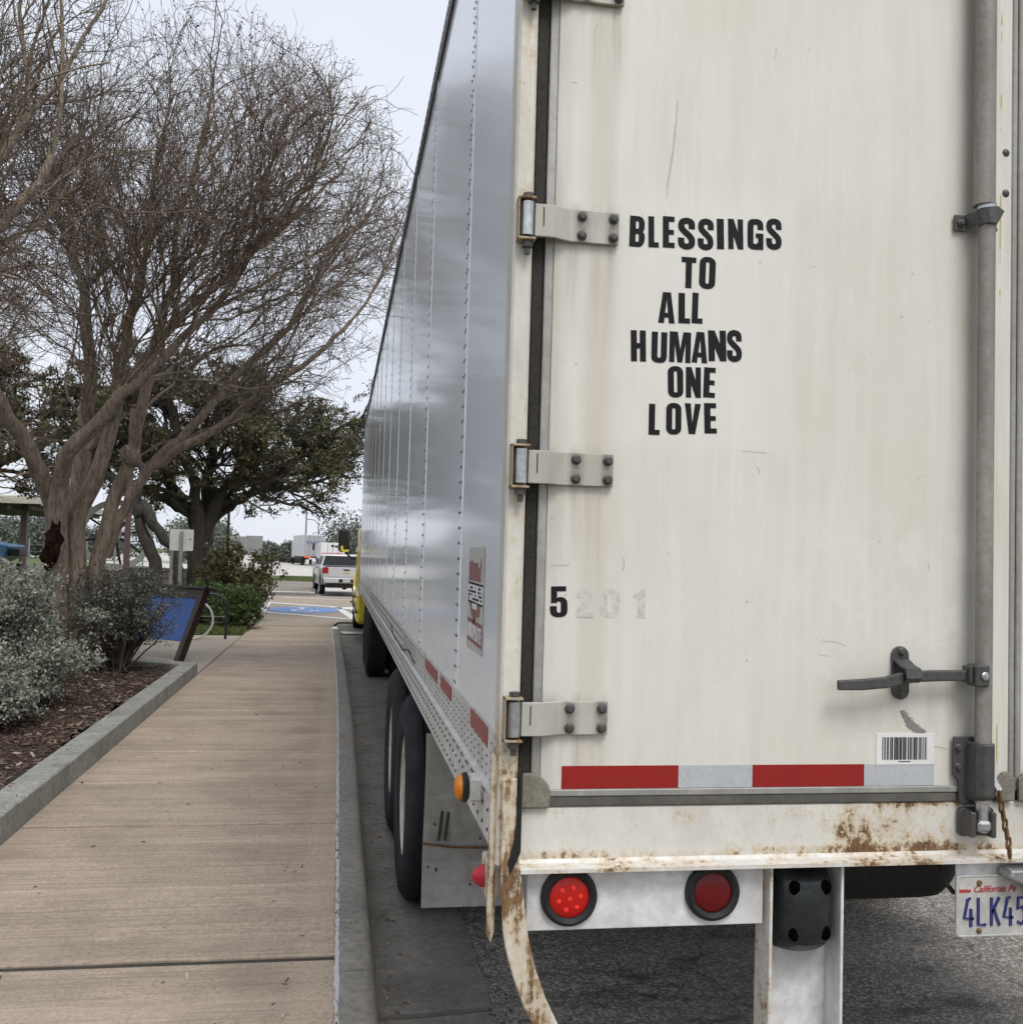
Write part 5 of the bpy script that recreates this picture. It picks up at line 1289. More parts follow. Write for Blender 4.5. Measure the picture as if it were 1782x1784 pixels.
MB().box(-3.68, -3.18, 34.93, 35.07, 3.44, 3.52, .015).build('lamp_head', M['rack_black'], t)
t = root('shelter_pole', (-3.885, 20, .15), 'purplish brown square steel pole beside the leaning myrtle trunk', 'pole')
MB().box(-3.935, -3.835, 19.95, 20.05, .15, 4.35, .01).build('pole', M['maroon_pole'], t)
MB().box(-3.96, -3.81, 19.92, 20.08, 4.351, 4.38, .01).build('pole_cap', M['maroon_pole'], t)
t = root('road_sign', (-3.2, 22, .15), 'small pale sign seen from the back on two thin posts', 'sign')
MB().prism(rrect(-3.435, 1.68, -2.965, 2.12, .03), 21.97, 21.975, 'xz').build('sign_panel', M['sign_back'], t)
MB().box(-3.235, -3.165, 21.90, 21.965, .15, 2.08, .006).build('post', M['galv'], t)
MB().box(-3.42, -3.36, 21.98, 22.03, .15, 1.70, .006).build('post', M['galv'], t)
MB().dome((-3.03, 21.97, 1.92), .018, (0,-1,0), 8).build('rivet', M['black'], t, recalc=False)
t = root('board_sign', (-4.0, 45, .13), 'large grey two-panel sign board seen from the back', 'sign')
MB().box(-4.79, -3.93, 45, 45.03, 1.50, 2.30, .01).build('sign_panel', M['sign_grey'], t)
MB().box(-3.925, -3.22, 45, 45.03, 1.52, 2.34, .01).build('sign_panel', M['sign_grey'], t)
for xx in (-4.4, -3.55): MB().box(xx-.04, xx+.04, 45.03, 45.11, .12, 2.2, .005).build('post', M['galv'], t)

# slanted blue information panel
t = root('information_panel', (-2.12, 15.0, .15), 'slanted blue information panel in a dark brown frame behind the planter', 'panel')
P0 = Vector((-2.14,14.95,.15)); dv = Vector((-.76,.65,0)); leanv = Vector((.335,.10,1.08)); W_ = 1.12
nv = dv.cross(leanv).normalized()
if nv.y > 0: nv = -nv
def slab(p, a, u, c, w_, h_, th):
    """box from p spanned by unit-ish a*w and u*h, thickness along c"""
    q = [p, p+a*w_, p+a*w_+u*h_, p+u*h_]; v = [tuple(k2) for k2 in q]+[tuple(k2+c*th) for k2 in q]
    return v, [(0,1,2,3),(7,6,5,4),(0,4,5,1),(1,5,6,2),(2,6,7,3),(3,7,4,0)]
for off in (0, W_):
    MB().add(*slab(P0+dv*(off-.05)-nv*.04, dv, leanv, nv, .10, .92, .11)).build('post', M['info_frame'], t, bevel=.006, seg=1)
MB().add(*slab(P0+dv*.052+leanv*.25, dv, leanv, nv, W_-.104, .555, .03)).build('panel_face', M['info_blue'], t)
MB().add(*slab(P0+dv*.052+leanv*.806-nv*.02, dv, leanv, nv, W_-.104, .10, .07)).build('top_rail', M['info_frame'], t)
MB().add(*slab(P0-dv*.10+leanv*.9205-nv*.10, dv, leanv, nv, W_+.20, .03, .22)).build('cap', M['info_frame'], t)

# bicycle-shaped rack: black hoop frame, rail and two white rings
t = root('bike_rack', (-3.0, 18.6, .15), 'black hoop bicycle rack carrying two white wheel-shaped rings', 'bike rack')
pts = [(-1.92,18.75,.15),(-1.92,18.75,.72),(-1.95,18.75,.83),(-2.03,18.75,.91),(-2.15,18.75,.94),(-3.95,18.75,.94),(-4.06,18.75,.91),(-4.14,18.75,.83),(-4.17,18.75,.72),(-4.17,18.75,.15)]
MB().tube(pts, .024, 10).build('hoop', M['rack_black'], t, smooth=True)
MB().tube([(-1.93,18.75,.545),(-4.16,18.75,.545)], .007, 6).build('rail', M['galv'], t, smooth=True)
for xc in (-2.46, -3.44):
    pts = [(xc+.335*math.cos(a), 18.6, .495+.335*math.sin(a)) for a in np.linspace(0, 2*math.pi, 37)]
    MB().tube(pts, .019, 8, False).build('ring', M['bike_white'], t, smooth=True)
    b = MB()
    for a in np.arange(0, 6.28, .785): b.cyl((xc, 18.6, .495), (xc+.32*math.cos(a), 18.6, .495+.32*math.sin(a)), .005, 5)
    b.build('spokes', M['rack_black'], t)
# wagon-wheel ornament on a low stone wall
t = root('stone_wall', (-4.9, 27.2, .15), 'low tan rubble stone wall behind the silver shrubs', 'wall')
core = MB().box(-7.2, -3.7, 27.06, 27.30, .1, 1.18).build('wall_core', M['joint'], t)
rr = random.Random(6)
z = .15
while z < 1.15:
    h_ = min(rr.uniform(.13, .2), 1.2-z+.02); xx = -7.2
    while xx < -3.72:
        L = min(rr.uniform(.22, .5), -3.7-xx)
        if L > .06: MB().box(xx+.008, xx+L-.008, 27.0+rr.uniform(-.015,.015), 27.32, z+.006, z+h_-.006, .012).build('stone', M['stone'], t)
        xx += L
    z += h_
t = root('wagon_wheel', (-5.45, 26.5, 1.15), 'big pale wagon wheel ornament with dark spokes half hidden by the myrtle trunks', 'ornament')
wc = Vector((-5.45, 26.6, 2.0))
b = MB()
for (ro, ri) in ((.88,.74),):
    b.lathe([(ri,-.05),(ro,-.05),(ro,.05),(ri,.05)], 44, Matrix.Translation(wc) @ ROT('Z', 90), True)
b.build('rim', M['bike_white'], t, bevel=.008)
for i in range(8):
    a = 2*math.pi*i/8+.2; MB().cyl(wc, wc+Vector((.76*math.cos(a), 0, .76*math.sin(a))), .028, 8).build('spoke', M['timber'], t)
MB().lathe([(.0,-.09),(.13,-.09),(.15,-.06),(.15,.06),(.0,.09)], 18, Matrix.Translation(wc) @ ROT('Z', 90)).build('hub', M['sign_back'], t, smooth=True)
MB().box(-5.55, -5.35, 26.5, 26.7, .3, 1.14, .02).build('stand', M['stone'], t)
# picnic shelter on the left
t = root('picnic_shelter', (-11.5, 35, .13), 'open picnic shelter with a beige metal roof at the left edge', 'shelter')
rf = MB(); rf.prism([(32,2.90),(32,3.06),(36,3.28),(41,2.98),(41,2.85),(36,3.06)], -16.5, -8.72, 'yz'); rfo = rf.build('roof', M['roof_under'], t)
MB().box(-16.6, -8.66, 31.93, 31.995, 2.90, 3.08, .01).build('fascia', M['roof_beige'], t)
MB().box(-8.715, -8.64, 32.0, 41, 2.86, 3.06, .01).build('fascia', M['roof_beige'], t)
b = MB()
for xx in np.arange(-16.5, -8.7, .2): b.cyl((xx,31.95,3.085), (xx,36,3.30), .03, 6)
b.build('roof_ribs', M['roof_beige'], t)
for xx in np.arange(-16.2, -8.8, .6): MB().box(xx-.04, xx+.04, 32.1, 40.8, 2.74, 2.85).build('joist', M['roof_under'], t)
for xx in (-9.4, -15.8):
    for yy in (33, 40): MB().box(xx-.09, xx+.09, yy-.09, yy+.09, .13, 2.92, .01).build('post', M['maroon_pole'], t)
# blue cart with cream fender
t = root('utility_cart', (-9.0, 28, .15), 'blue cart with a cream arched fender at the far left edge', 'cart')
MB().prism([(-10.6,.9),(-10.6,1.86),(-9.2,1.82),(-8.20,1.68),(-8.26,1.40),(-9.0,1.0)], 27.5, 29.0, 'xz').build('body', M['bluecar'], t, bevel=.03)
MB().box(-8.27, -7.98, 27.7, 28.3, 1.42, 1.60, .02).build('bracket', M['black'], t)
pts = [(-8.62+.78*math.cos(R(a)), 27.3, .72+.72*math.sin(R(a))) for a in range(0, 181, 15)]
MB().ribbon(pts, .34, .06, (0,1,0)) if False else None
b = MB(); v = []; f = []
for i, p in enumerate(pts): v += [(p[0], 27.2, p[2]), (p[0], 27.5, p[2]), (p[0]*.93-8.62*.07, 27.5, p[2]*.93+.05), (p[0]*.93-8.62*.07, 27.2, p[2]*.93+.05)]
for i in range(len(pts)-1):
    for k2 in range(4): f.append((i*4+k2, i*4+(k2+1) % 4, i*4+4+(k2+1) % 4, i*4+4+k2))
b.add(v, f+[(0,1,2,3), tuple(len(v)-4+i for i in range(4))]); b.build('fender', M['cream'], t)
MB().box(-7.90, -7.80, 27.2, 27.5, .45, 1.25, .02).build('fender_end', M['black'], t)
wheel(t, -8.62, 27.35, .66, -1, None, False)
# wire fence in the field
t = root('wire_fence', (-14, 62, .13), 'thin wire fence with pale posts across the field at left', 'fence')
for i in range(9): MB().cyl((-22+i*1.55,62,.12), (-22+i*1.55,62,2.05), .05, 6).build('post', M['galv'], t)
for z in (.5, .9, 1.3, 1.7): MB().cyl((-22,62,z), (-9.6,62,z), .012, 4).build('wire', M['galv'], t)
# ================================================================ vegetation
def batch_tubes(P, Rd, k=3):
    """P (b,n,3) centre lines, Rd (b,n) radii -> verts, quads"""
    b_, n = P.shape[:2]
    T = np.gradient(P, axis=1); T /= np.linalg.norm(T, axis=2, keepdims=True)+1e-9
    ref = np.where(np.abs(T[:, :1, 2:3]) < .9, np.array([0, 0, 1.]), np.array([1., 0, 0]))
    A = np.cross(T, np.broadcast_to(ref, T.shape)); A /= np.linalg.norm(A, axis=2, keepdims=True)+1e-9
    B = np.cross(T, A)
    an = 2*np.pi*np.arange(k)/k
    V = P[:, :, None]+Rd[:, :, None, None]*(np.cos(an)[None, None, :, None]*A[:, :, None]+np.sin(an)[None, None, :, None]*B[:, :, None])
    i = np.arange(n-1)[:, None]*k; q = np.arange(k)[None]; q2 = (q+1) % k
    F0 = np.stack([i+q, i+q2, i+k+q2, i+k+q], -1).reshape(-1, 4)
    F = (F0[None]+np.arange(b_)[:, None, None]*n*k).reshape(-1, 4)
    return V.reshape(-1, 3), F
def join_vf(L):
    V = []; F = []; n = 0
    for v, f in L: V.append(v); F.append(f+n); n += len(v)
    return np.concatenate(V), np.concatenate(F)
def resample(pts, n):
    pts = np.asarray(pts, float); d = np.r_[0, np.cumsum(np.linalg.norm(np.diff(pts, axis=0), axis=1))]
    t = np.linspace(0, d[-1], n); return np.stack([np.interp(t, d, pts[:, i]) for i in range(3)], 1)
def wiggle(pts, amp, g):
    w_ = g.normal(0, amp, pts.shape); w_[0] = 0
    return pts+np.cumsum(w_, 0)*.5
def children(P, Rd, nper, tlo, thi, ang, L, rad, npts, g, up_=.25, outc=None, outw=.3, curl=.15, keep=None, wob=.16, rmin=.002):
    """spawn nper branches on each parent line; returns new P, Rd"""
    b_, n = P.shape[:2]
    idx = np.repeat(np.arange(b_), nper)
    t = g.uniform(tlo, thi, len(idx))*(n-1); t0 = np.minimum(t.astype(int), n-2); fr_ = (t-t0)[:, None]
    base = P[idx, t0]*(1-fr_)+P[idx, t0+1]*fr_
    D = P[idx, t0+1]-P[idx, t0]; D /= np.linalg.norm(D, axis=1, keepdims=True)+1e-9
    rnd = g.normal(size=D.shape); rnd -= D*(rnd*D).sum(1, keepdims=True); rnd /= np.linalg.norm(rnd, axis=1, keepdims=True)
    a = np.abs(g.normal(ang, ang*.3, len(idx)))[:, None]
    d = D*np.cos(a)+rnd*np.sin(a); d[:, 2] += up_
    if outc is not None:
        o_ = base-np.array(outc); o_ /= np.linalg.norm(o_, axis=1, keepdims=True)+1e-9; d += o_*outw
    d /= np.linalg.norm(d, axis=1, keepdims=True)
    Ls = g.uniform(*L, len(idx))*(1.15-.45*t/(n-1))
    out = np.zeros((len(idx), npts, 3)); out[:, 0] = base; st = (Ls/(npts-1))[:, None]
    for j in range(1, npts):
        d = d+g.normal(0, wob, d.shape); d[:, 2] += curl/npts; d /= np.linalg.norm(d, axis=1, keepdims=True)
        out[:, j] = out[:, j-1]+d*st
    r0_ = np.minimum(g.uniform(*rad, len(idx)), Rd[idx, t0]*.75)
    Rn = np.maximum(r0_[:, None]*np.linspace(1, .45, npts)[None], rmin)
    if keep is not None:
        kk = keep(out[:, -1]) & keep(out[:, npts//2]); out, Rn = out[kk], Rn[kk]
    return out, Rn
def clear_of_trailer(p): return ~((p[:, 0] > .22) & (p[:, 2] < 4.35) & (p[:, 1] < 27))

def myrtle(name, base, stems, label, seed, cen, radi, n1=7, n2=7, n3=8, n4=5, hollow=False, n5=0):
    g = np.random.default_rng(seed)
    t = root(name, base, label, 'tree', 'bare crape myrtles along the planter')
    cen = np.array(cen); radi = np.array(radi)
    def keep(p): return (((p-cen)/radi)**2).sum(1) < 1.0+g.normal(0, .10, len(p))
    kp = lambda p: keep(p) & clear_of_trailer(p)
    SP = []; SR = []; trunk = []
    for pts, r_a, r_b in stems:
        p = resample(pts, 22); p[1:-1] += g.normal(0, .012, (20, 3)); rad = np.linspace(r_a, r_b, 22)*(1+g.normal(0, .035, 22))
        SP.append(p); SR.append(rad)
    SP = np.array(SP); SR = np.array(SR)
    o_ = fast_mesh('trunk', *batch_tubes(SP, SR, 12), M['myrtle'], t, smooth=True)
    oc = (cen[0], cen[1], cen[2]-radi[2]*.75)
    P1, R1 = children(SP, SR, n1, .45, 1.0, .50, (2.0, 3.4), (.012, .022), 14, g, .05, oc, .50, .06, clear_of_trailer, .15)
    # leaders that carry on from every stem end
    E1 = []; ER = []
    for p, rd in zip(SP, SR):
        for q in range(3):
            d = p[-1]-p[-4]; d /= np.linalg.norm(d); d = d+g.normal(0, .28, 3)+np.array([0,0,.15]); L = g.uniform(1.8, 3.0)
            line = [p[-1]]
            for j in range(13): d = d/np.linalg.norm(d)+g.normal(0, .09, 3)+np.array([0,0,.03]); line.append(line[-1]+d/np.linalg.norm(d)*L/13)
            E1.append(line); ER.append(np.linspace(rd[-1]*.7, .010, 14))
    P1 = np.concatenate([P1, np.array(E1)]); R1 = np.concatenate([R1, np.array(ER)])
    ok = ((((P1[:, -1]-cen)/radi)**2).sum(1) < 1.0) & clear_of_trailer(P1[:, -1]); P1, R1 = P1[ok], R1[ok]
    P2, R2 = children(P1, R1, n2, .12, 1.0, .50, (1.1, 2.1), (.0065, .011), 11, g, .04, oc, .35, .10, kp, .22)
    P3, R3 = children(P2, R2, n3, .12, 1.0, .58, (.55, 1.15), (.0044, .0066), 7, g, .06, oc, .22, .15, kp, .30)
    P4, R4 = children(P3, R3, n4, .12, 1.0, .62, (.22, .52), (.0032, .0045), 4, g, .10, oc, .12, .22, kp, .34, .0025)
    L = [batch_tubes(P3, R3, 3), batch_tubes(P4, R4, 3)]
    if n5:
        P5, R5 = children(P4, R4, n5, .2, 1.0, .6, (.10, .26), (.0024, .0032), 3, g, .25, oc, .1, .4, kp, .25, .0020); L.append(batch_tubes(P5, R5, 3))
    limb = fast_mesh('limbs', *batch_tubes(P1, R1, 7), M['myrtle'], t, smooth=True); L.append(batch_tubes(P2, R2, 5))
    tw = fast_mesh('twigs', *join_vf(L), M['twig'], t, kind='stuff')
    # dry seed heads on the outer tips
    tips = P4[:, -1]; far = (((tips-cen)/radi)**2).sum(1) > .72
    sel = tips[far]; sel = sel[g.random(len(sel)) < .30]
    c = (sel[:, None]+g.normal(0, .028, (len(sel), 5, 3))).reshape(-1, 3)
    r_ = g.uniform(.005, .011, len(c))[:, None, None]
    oct_ = np.array([(1,0,0),(0,1,0),(-1,0,0),(0,-1,0),(0,0,1),(0,0,-1.)])
    V = (c[:, None]+oct_[None]*r_).reshape(-1, 3); F0 = np.array([(0,1,4),(1,2,4),(2,3,4),(3,0,4),(1,0,5),(2,1,5),(3,2,5),(0,3,5)])
    F = (F0[None]+6*np.arange(len(c))[:, None, None]).reshape(-1, 3)
    if len(c): fast_mesh('seed_heads', V, F, M['seed'], t, kind='stuff')
    return t
st_main = [
 ([(-3.42,13.3,.2),(-3.40,13.25,1.0),(-3.36,13.0,2.19),(-3.56,12.7,2.75),(-3.79,12.5,3.2),(-4.05,12.3,3.7),(-4.35,12.1,4.6)], .15, .05),
 ([(-3.28,13.1,.2),(-3.30,13.0,1.2),(-3.30,12.8,2.35),(-3.13,12.5,2.88),(-2.85,12.4,3.10),(-2.47,12.3,3.54),(-2.03,12.2,3.95),(-1.5,12.1,4.5)], .15, .035),
 ([(-3.22,13.5,.2),(-3.24,13.45,1.2),(-3.22,13.4,2.37),(-3.16,13.4,3.19),(-3.16,13.5,3.87),(-3.30,13.6,5.0)], .16, .06),
 ([(-3.08,13.2,.2),(-3.12,13.2,1.2),(-3.17,13.1,2.05),(-2.94,13.0,2.54),(-2.81,12.95,2.99),(-2.70,12.9,3.43),(-2.61,12.8,4.2),(-2.42,12.7,5.1)], .14, .045),
 ([(-3.02,13.45,.2),(-2.98,13.4,.9),(-2.95,13.3,1.39),(-2.87,13.3,1.83),(-2.72,13.3,2.49),(-2.58,13.3,2.84),(-2.50,13.3,3.37),(-2.39,13.35,4.13),(-2.19,13.4,5.0)], .115, .05),
 ([(-2.85,13.35,1.6),(-2.75,13.3,1.89),(-2.61,13.25,2.24),(-2.34,13.2,2.71),(-2.05,13.2,3.05),(-1.75,13.2,3.37),(-1.39,13.2,3.86),(-.74,13.2,4.55)], .075, .035),
 ([(-2.30,13.2,2.74),(-1.9,13.0,3.0),(-1.45,12.9,3.25),(-.9,12.8,3.75),(-.35,12.8,4.15),(.05,12.7,4.6)], .055, .025),
 ([(-3.0,13.05,2.9),(-2.6,12.7,3.6),(-2.0,12.4,4.4),(-1.2,12.2,5.1),(-.5,12.1,5.8)], .06, .025),
 ([(-3.45,13.0,.22),(-3.55,12.9,.24),(-3.75,12.75,.20)], .10, .02),
 ([(-2.98,13.5,.45),(-2.85,13.6,.30),(-2.70,13.72,.20)], .07, .02),
]
T1 = myrtle('crape_myrtle', (-3.2, 13.3, .2), st_main[:8], 'bare crape myrtle with several tan trunks and a rotten hollow, beside the silver shrubs', 31, (-2.75, 13.0, 5.6), (3.95, 3.7, 2.9), 9, 8, 6, 5, True)
# root flare, knot and rotten hollow on the front of the main trunk
fl = []
for pts, ra, rb in st_main[8:]+[([(-3.2,12.95,.5),(-3.22,12.85,.30),(-3.3,12.7,.2)], .09, .02)]:
    p = resample(pts, 8); fl.append(batch_tubes(p[None], np.linspace(ra, rb, 8)[None], 9))
fast_mesh('roots', *join_vf(fl), M['myrtle'], T1, smooth=True)
hv = []; hf = []; rr = random.Random(9); nu, nv_ = 18, 14
for j in range(nv_+1):
    for i in range(nu):
        a, p = 2*math.pi*i/nu, math.pi*j/nv_
        q = 1+.16*math.sin(3*a+5*p)+.13*math.sin(7*p-2*a)+rr.uniform(-.12, .12)
        hv.append((-3.315+.095*q*math.sin(p)*math.cos(a)+.04*math.cos(p), 12.755+.085*q*math.sin(p)*math.sin(a), 1.72+.25*q*math.cos(p)))
for j in range(nv_):
    for i in range(nu): hf.append((j*nu+i, j*nu+(i+1) % nu, (j+1)*nu+(i+1) % nu, (j+1)*nu+i))
MB().add(hv, hf).build('rotten_hollow', M['hollow'], T1, smooth=True)
b = MB(); b.lathe([(0,-.15),(.08,-.12),(.125,-.02),(.11,.08),(.05,.14),(0,.15)], 12, Matrix.Translation((-2.59,13.28,2.86)) @ ROT('Y', 60)); b.build('burl', M['myrtle'], T1, smooth=True)
g = np.random.default_rng(1)
def gen_stems(c, n, seed, spread=.9, h=3.6, r_=.085):
    q = np.random.default_rng(seed); o_ = []
    for i in range(n):
        a = 2*np.pi*i/n+q.uniform(-.4, .4); s = q.uniform(.5, 1)*spread
        x0, y0 = c[0]+.14*np.cos(a), c[1]+.14*np.sin(a)
        o_.append(([(x0, y0, c[2]), (x0+.05*np.cos(a), y0+.05*np.sin(a), c[2]+.8), (x0+s*.45*np.cos(a), y0+s*.45*np.sin(a), c[2]+h*.5), (x0+s*np.cos(a), y0+s*np.sin(a), c[2]+h*.8), (x0+s*1.35*np.cos(a), y0+s*1.35*np.sin(a), c[2]+h)], r_, .045))
    return o_
sA = gen_stems((-4.75,9.4,.2), 6, 4, 1.1, 3.9) + [([(-4.6,9.4,.3),(-4.5,9.4,2.0),(-3.9,9.4,3.6),(-3.04,9.5,4.48),(-2.76,9.5,4.86),(-2.63,9.5,5.18)], .08, .035), ([(-4.7,9.3,.3),(-4.6,9.3,2.4),(-3.8,9.35,4.1),(-3.06,9.4,5.0),(-2.8,9.4,5.5)], .08, .032)]
myrtle('crape_myrtle', (-4.75,9.4,.2), sA, 'nearest bare crape myrtle with twigs filling the upper left, trunks out of view', 5, (-4.4, 9.6, 5.6), (3.1, 3.0, 3.8), 6, 7, 6, 4)
myrtle('crape_myrtle', (-7.6,18.6,.2), gen_stems((-7.6,18.6,.2), 7, 11, 1.2, 4.1), 'farther bare crape myrtle behind the nearer two, only its crown in view at left', 12, (-7.0, 18.4, 6.4), (4.3, 4.0, 4.4), 5, 6, 6, 3)

def leaf_quads(c, size, g, droop=0.0, asp=.5):
    """c (n,3) leaf centres -> rhombic quads folded a little along the midrib"""
    n = len(c); u = g.normal(size=(n, 3)); u[:, 2] -= droop; u /= np.linalg.norm(u, axis=1, keepdims=True)
    w_ = g.normal(size=(n, 3)); w_ -= u*(w_*u).sum(1, keepdims=True); w_ /= np.linalg.norm(w_, axis=1, keepdims=True)
    s_ = (size*g.uniform(.45, 1.5, n))[:, None]
    nn = np.cross(u, w_)
    V = np.stack([c-u*s_*.5, c+w_*s_*asp*.5+nn*s_*.08, c+u*s_*.5, c-w_*s_*asp*.5+nn*s_*.08], 1).reshape(-1, 3)
    return V, np.arange(4*n).reshape(-1, 4)

# ---------------- live oak
def live_oak(name, base, stems, label, seed, cen, radi, nleaf, lsize, low=None, group='live oaks beyond the plaza', n1=7):
    g = np.random.default_rng(seed); t = root(name, base, label, 'tree', group); cen = np.array(cen); radi = np.array(radi)
    SP = []; SR = []
    for pts, ra, rb in stems:
        p = resample(pts, 24); p[1:-1] += g.normal(0, .02, (22, 3)); SP.append(p); SR.append(np.linspace(ra, rb, 24)*(1+g.normal(0, .05, 24)))
    SP = np.array(SP); SR = np.array(SR)
    fast_mesh('trunk', *batch_tubes(SP, SR, 10), M['oak_bark'], t, smooth=True)
    def inside(p): return ((((p-cen)/radi)**2).sum(1) < 1.0) & (p[:, 2] > 2.5) & ~((p[:, 0] > .2) & (p[:, 2] < 4.3) & (p[:, 1] < 27))
    P1, R1 = children(SP[:n1], SR[:n1], 9, .45, 1., .7, (1.4, 3.0), (.05, .10), 10, g, .05, tuple(cen-np.array([0,0,radi[2]])), .5, .05, inside, .22)
    P2, R2 = children(P1, R1, 8, .2, 1., .7, (.8, 1.8), (.018, .035), 7, g, .0, tuple(cen-np.array([0,0,radi[2]])), .4, -.1, inside, .25)
    P3, R3 = children(P2, R2, 6, .2, 1., .8, (.4, .9), (.007, .014), 5, g, -.05, tuple(cen), .3, -.25, inside, .3, .004)
    fast_mesh('limbs', *join_vf([batch_tubes(P1, R1, 7), batch_tubes(P2, R2, 5), batch_tubes(P3, R3, 3)]), M['oak_bark'], t)
    n = nleaf; leafy = np.flatnonzero(g.random(len(P3)) < .55); ii = leafy[g.integers(0, len(leafy), n)]; tt = g.uniform(.25, 1., n)*4; i0 = np.minimum(tt.astype(int), 3); fr_ = (tt-i0)[:, None]
    c = P3[ii, i0]*(1-fr_)+P3[ii, i0+1]*fr_+g.normal(0, .065, (n, 3))*np.array([1, 1, .7])
    c = c[(c[:, 2] > 2.3) & clear_of_trailer(c)]
    V, F = leaf_quads(c, lsize, g, .4, .45)
    fast_mesh('crown', V, F, M['oak_leaf'], t)
    return t
Y0 = 27.0
def oy(l, dy=0): return [(a, Y0+dy*i/len(l), z) for i, (a, z) in enumerate(l)]
oak_st = [
 (oy([(-3.58,.1),(-3.57,1.1),(-3.56,2.11),(-3.77,2.68),(-4.36,3.39),(-4.78,3.96),(-5.4,4.6)], 1.0), .27, .08),
 (oy([(-3.5,.1),(-3.5,1.2),(-3.5,2.5),(-3.59,3.42),(-3.97,4.14),(-4.1,5.2)], -1.2), .25, .08),
 (oy([(-3.40,.1),(-3.38,1.2),(-3.33,2.26),(-3.01,3.0),(-2.68,3.6),(-1.83,4.08),(-.82,4.28),(-.2,4.5)], -1.0), .21, .06),
 (oy([(-3.42,.1),(-3.4,1.2),(-3.35,2.3),(-3.1,2.8),(-2.8,3.3),(-2.54,3.86),(-2.3,4.9)], 1.5), .20, .07),
 (oy([(-3.45,.1),(-3.45,1.6),(-3.45,2.8),(-3.3,4.2),(-3.2,5.6)], .6), .22, .08),
 (oy([(-3.05,3.0),(-2.8,3.05),(-2.6,2.95),(-2.3,3.1),(-1.6,3.5),(-.9,3.4)], -1.4), .10, .04),
 (oy([(-3.3,2.4),(-2.9,2.75),(-2.2,3.3),(-1.3,3.45),(-.5,3.9),(.2,3.8)], 1.6), .12, .04),
 (oy([(-3.7,2.6),(-4.4,3.0),(-5.3,3.3),(-6.2,4.0)], -1.6), .14, .05),
]
live_oak('live_oak', (-3.5, Y0, .15), oak_st, 'spreading dark live oak with a forked trunk behind the pale sign', 77, (-2.6, 26.6, 4.9), (4.5, 4.6, 2.75), 84000, .078, None, 'live oaks beyond the plaza', 8)
oak2 = [
 ([(-4.05,24.2,.15),(-4.07,24.2,1.33),(-4.38,24.2,2.03),(-4.49,24.2,2.54),(-4.6,24.3,2.9),(-5.2,24.6,3.3),(-6.2,25,3.9)], .16, .08),
 ([(-9.9,25.2,.15),(-9.7,25.2,1.8),(-9.0,25,3.2),(-8.2,24.6,4.4)], .24, .09),
 ([(-9.9,25.2,.15),(-9.6,25.3,2.4),(-7.9,25.5,3.6),(-6.2,26,4.6)], .22, .08),
 ([(-9.95,25.1,.15),(-9.9,25.0,2.0),(-10.4,24.8,3.3),(-11.0,24.5,4.1)], .20, .07),
 ([(-4.49,24.2,2.45),(-4.35,24.15,2.70),(-4.2,24.1,2.36),(-3.9,24.1,1.98),(-3.62,24.1,1.68),(-3.5,24.1,.9),(-3.45,24.1,.15)], .13, .11),
]
live_oak('live_oak', (-9.9, 25.2, .15), oak2, 'low twisting live oak whose bent limbs loop down behind the leaning myrtle trunk', 78, (-7.6, 25.6, 5.4), (4.1, 4.2, 2.7), 42000, .08, None, 'live oaks beyond the plaza', 4)

# ---------------- shrubs
def shrub(name, base, radi, zc, label, seed, nleaf, lsize, lm, nst=14, group=None, asp=.55, hollow=.35, clump=70, sr=.012, lift=0.0):
    g = np.random.default_rng(seed); t = root(name, base, label, 'shrub', group); radi = np.array(radi); bx, by, bz = base
    cen = np.array([bx, by, bz+zc])
    # clump centres on and within an uneven ellipsoid shell
    d = g.normal(size=(clump, 3)); d /= np.linalg.norm(d, axis=1, keepdims=True); d[:, 2] = np.where(d[:, 2] < -.55, -d[:, 2], d[:, 2])
    rr_ = g.uniform(hollow, 1.0, clump)**.6*g.uniform(.72, 1.2, clump)
    cc = cen+d*rr_[:, None]*radi
    P = []; Rr = []
    for i in range(clump):
        s0 = np.array([bx, by, bz])+np.array([g.normal(0, .06), g.normal(0, .06), 0]); e = cc[i]
        mid = s0*.45+e*.55+np.array([0, 0, -.10*np.linalg.norm(e-s0)])+g.normal(0, .05, 3)
        tt = np.linspace(0, 1, 7)[:, None]; line = s0*(1-tt)**2+2*mid*tt*(1-tt)+e*tt**2+g.normal(0, .012, (7, 3))*np.minimum(1, tt*3)
        P.append(line); Rr.append(np.linspace(sr*g.uniform(.6, 1.2), .0025, 7))
    P = np.array(P); Rr = np.array(Rr)
    P2, R2 = children(P, Rr, 5, .45, 1., .8, (.12, .30), (.002, .004), 4, g, .1, tuple(cen), .3, .2, None, .3)
    fast_mesh('stems', *join_vf([batch_tubes(P, Rr, 5), batch_tubes(P2, R2, 3)]), M['stem'], t)
    tip = np.concatenate([cc, P2[:, -1], P2[:, 2]])
    n = nleaf; c = tip[g.integers(0, len(tip), n)]+g.normal(0, 1, (n, 3))*np.array([.045, .045, .036])*(radi.mean()/.7)
    c = c[c[:, 2] > bz+.06+lift]
    V, F = leaf_quads(c, lsize, g, -.3, asp); fast_mesh('foliage', V, F, lm, t)
    return t
GS = 'silver leaved shrubs in the planter'
shrub('silver_shrub', (-3.05,9.9,.24), (.86,.85,.66), .66, 'near silvery grey shrub spilling over the mulch at the left edge', 1, 52000, .029, M['sage'], group=GS, clump=100, sr=.016)
shrub('silver_shrub', (-2.56,13.0,.24), (.68,.55,.48), .80, 'silvery grey shrub on bare dark stems in front of the blue panel', 2, 12000, .031, M['sage_dark'], group=GS, clump=85, hollow=.55, sr=.018, lift=.25)
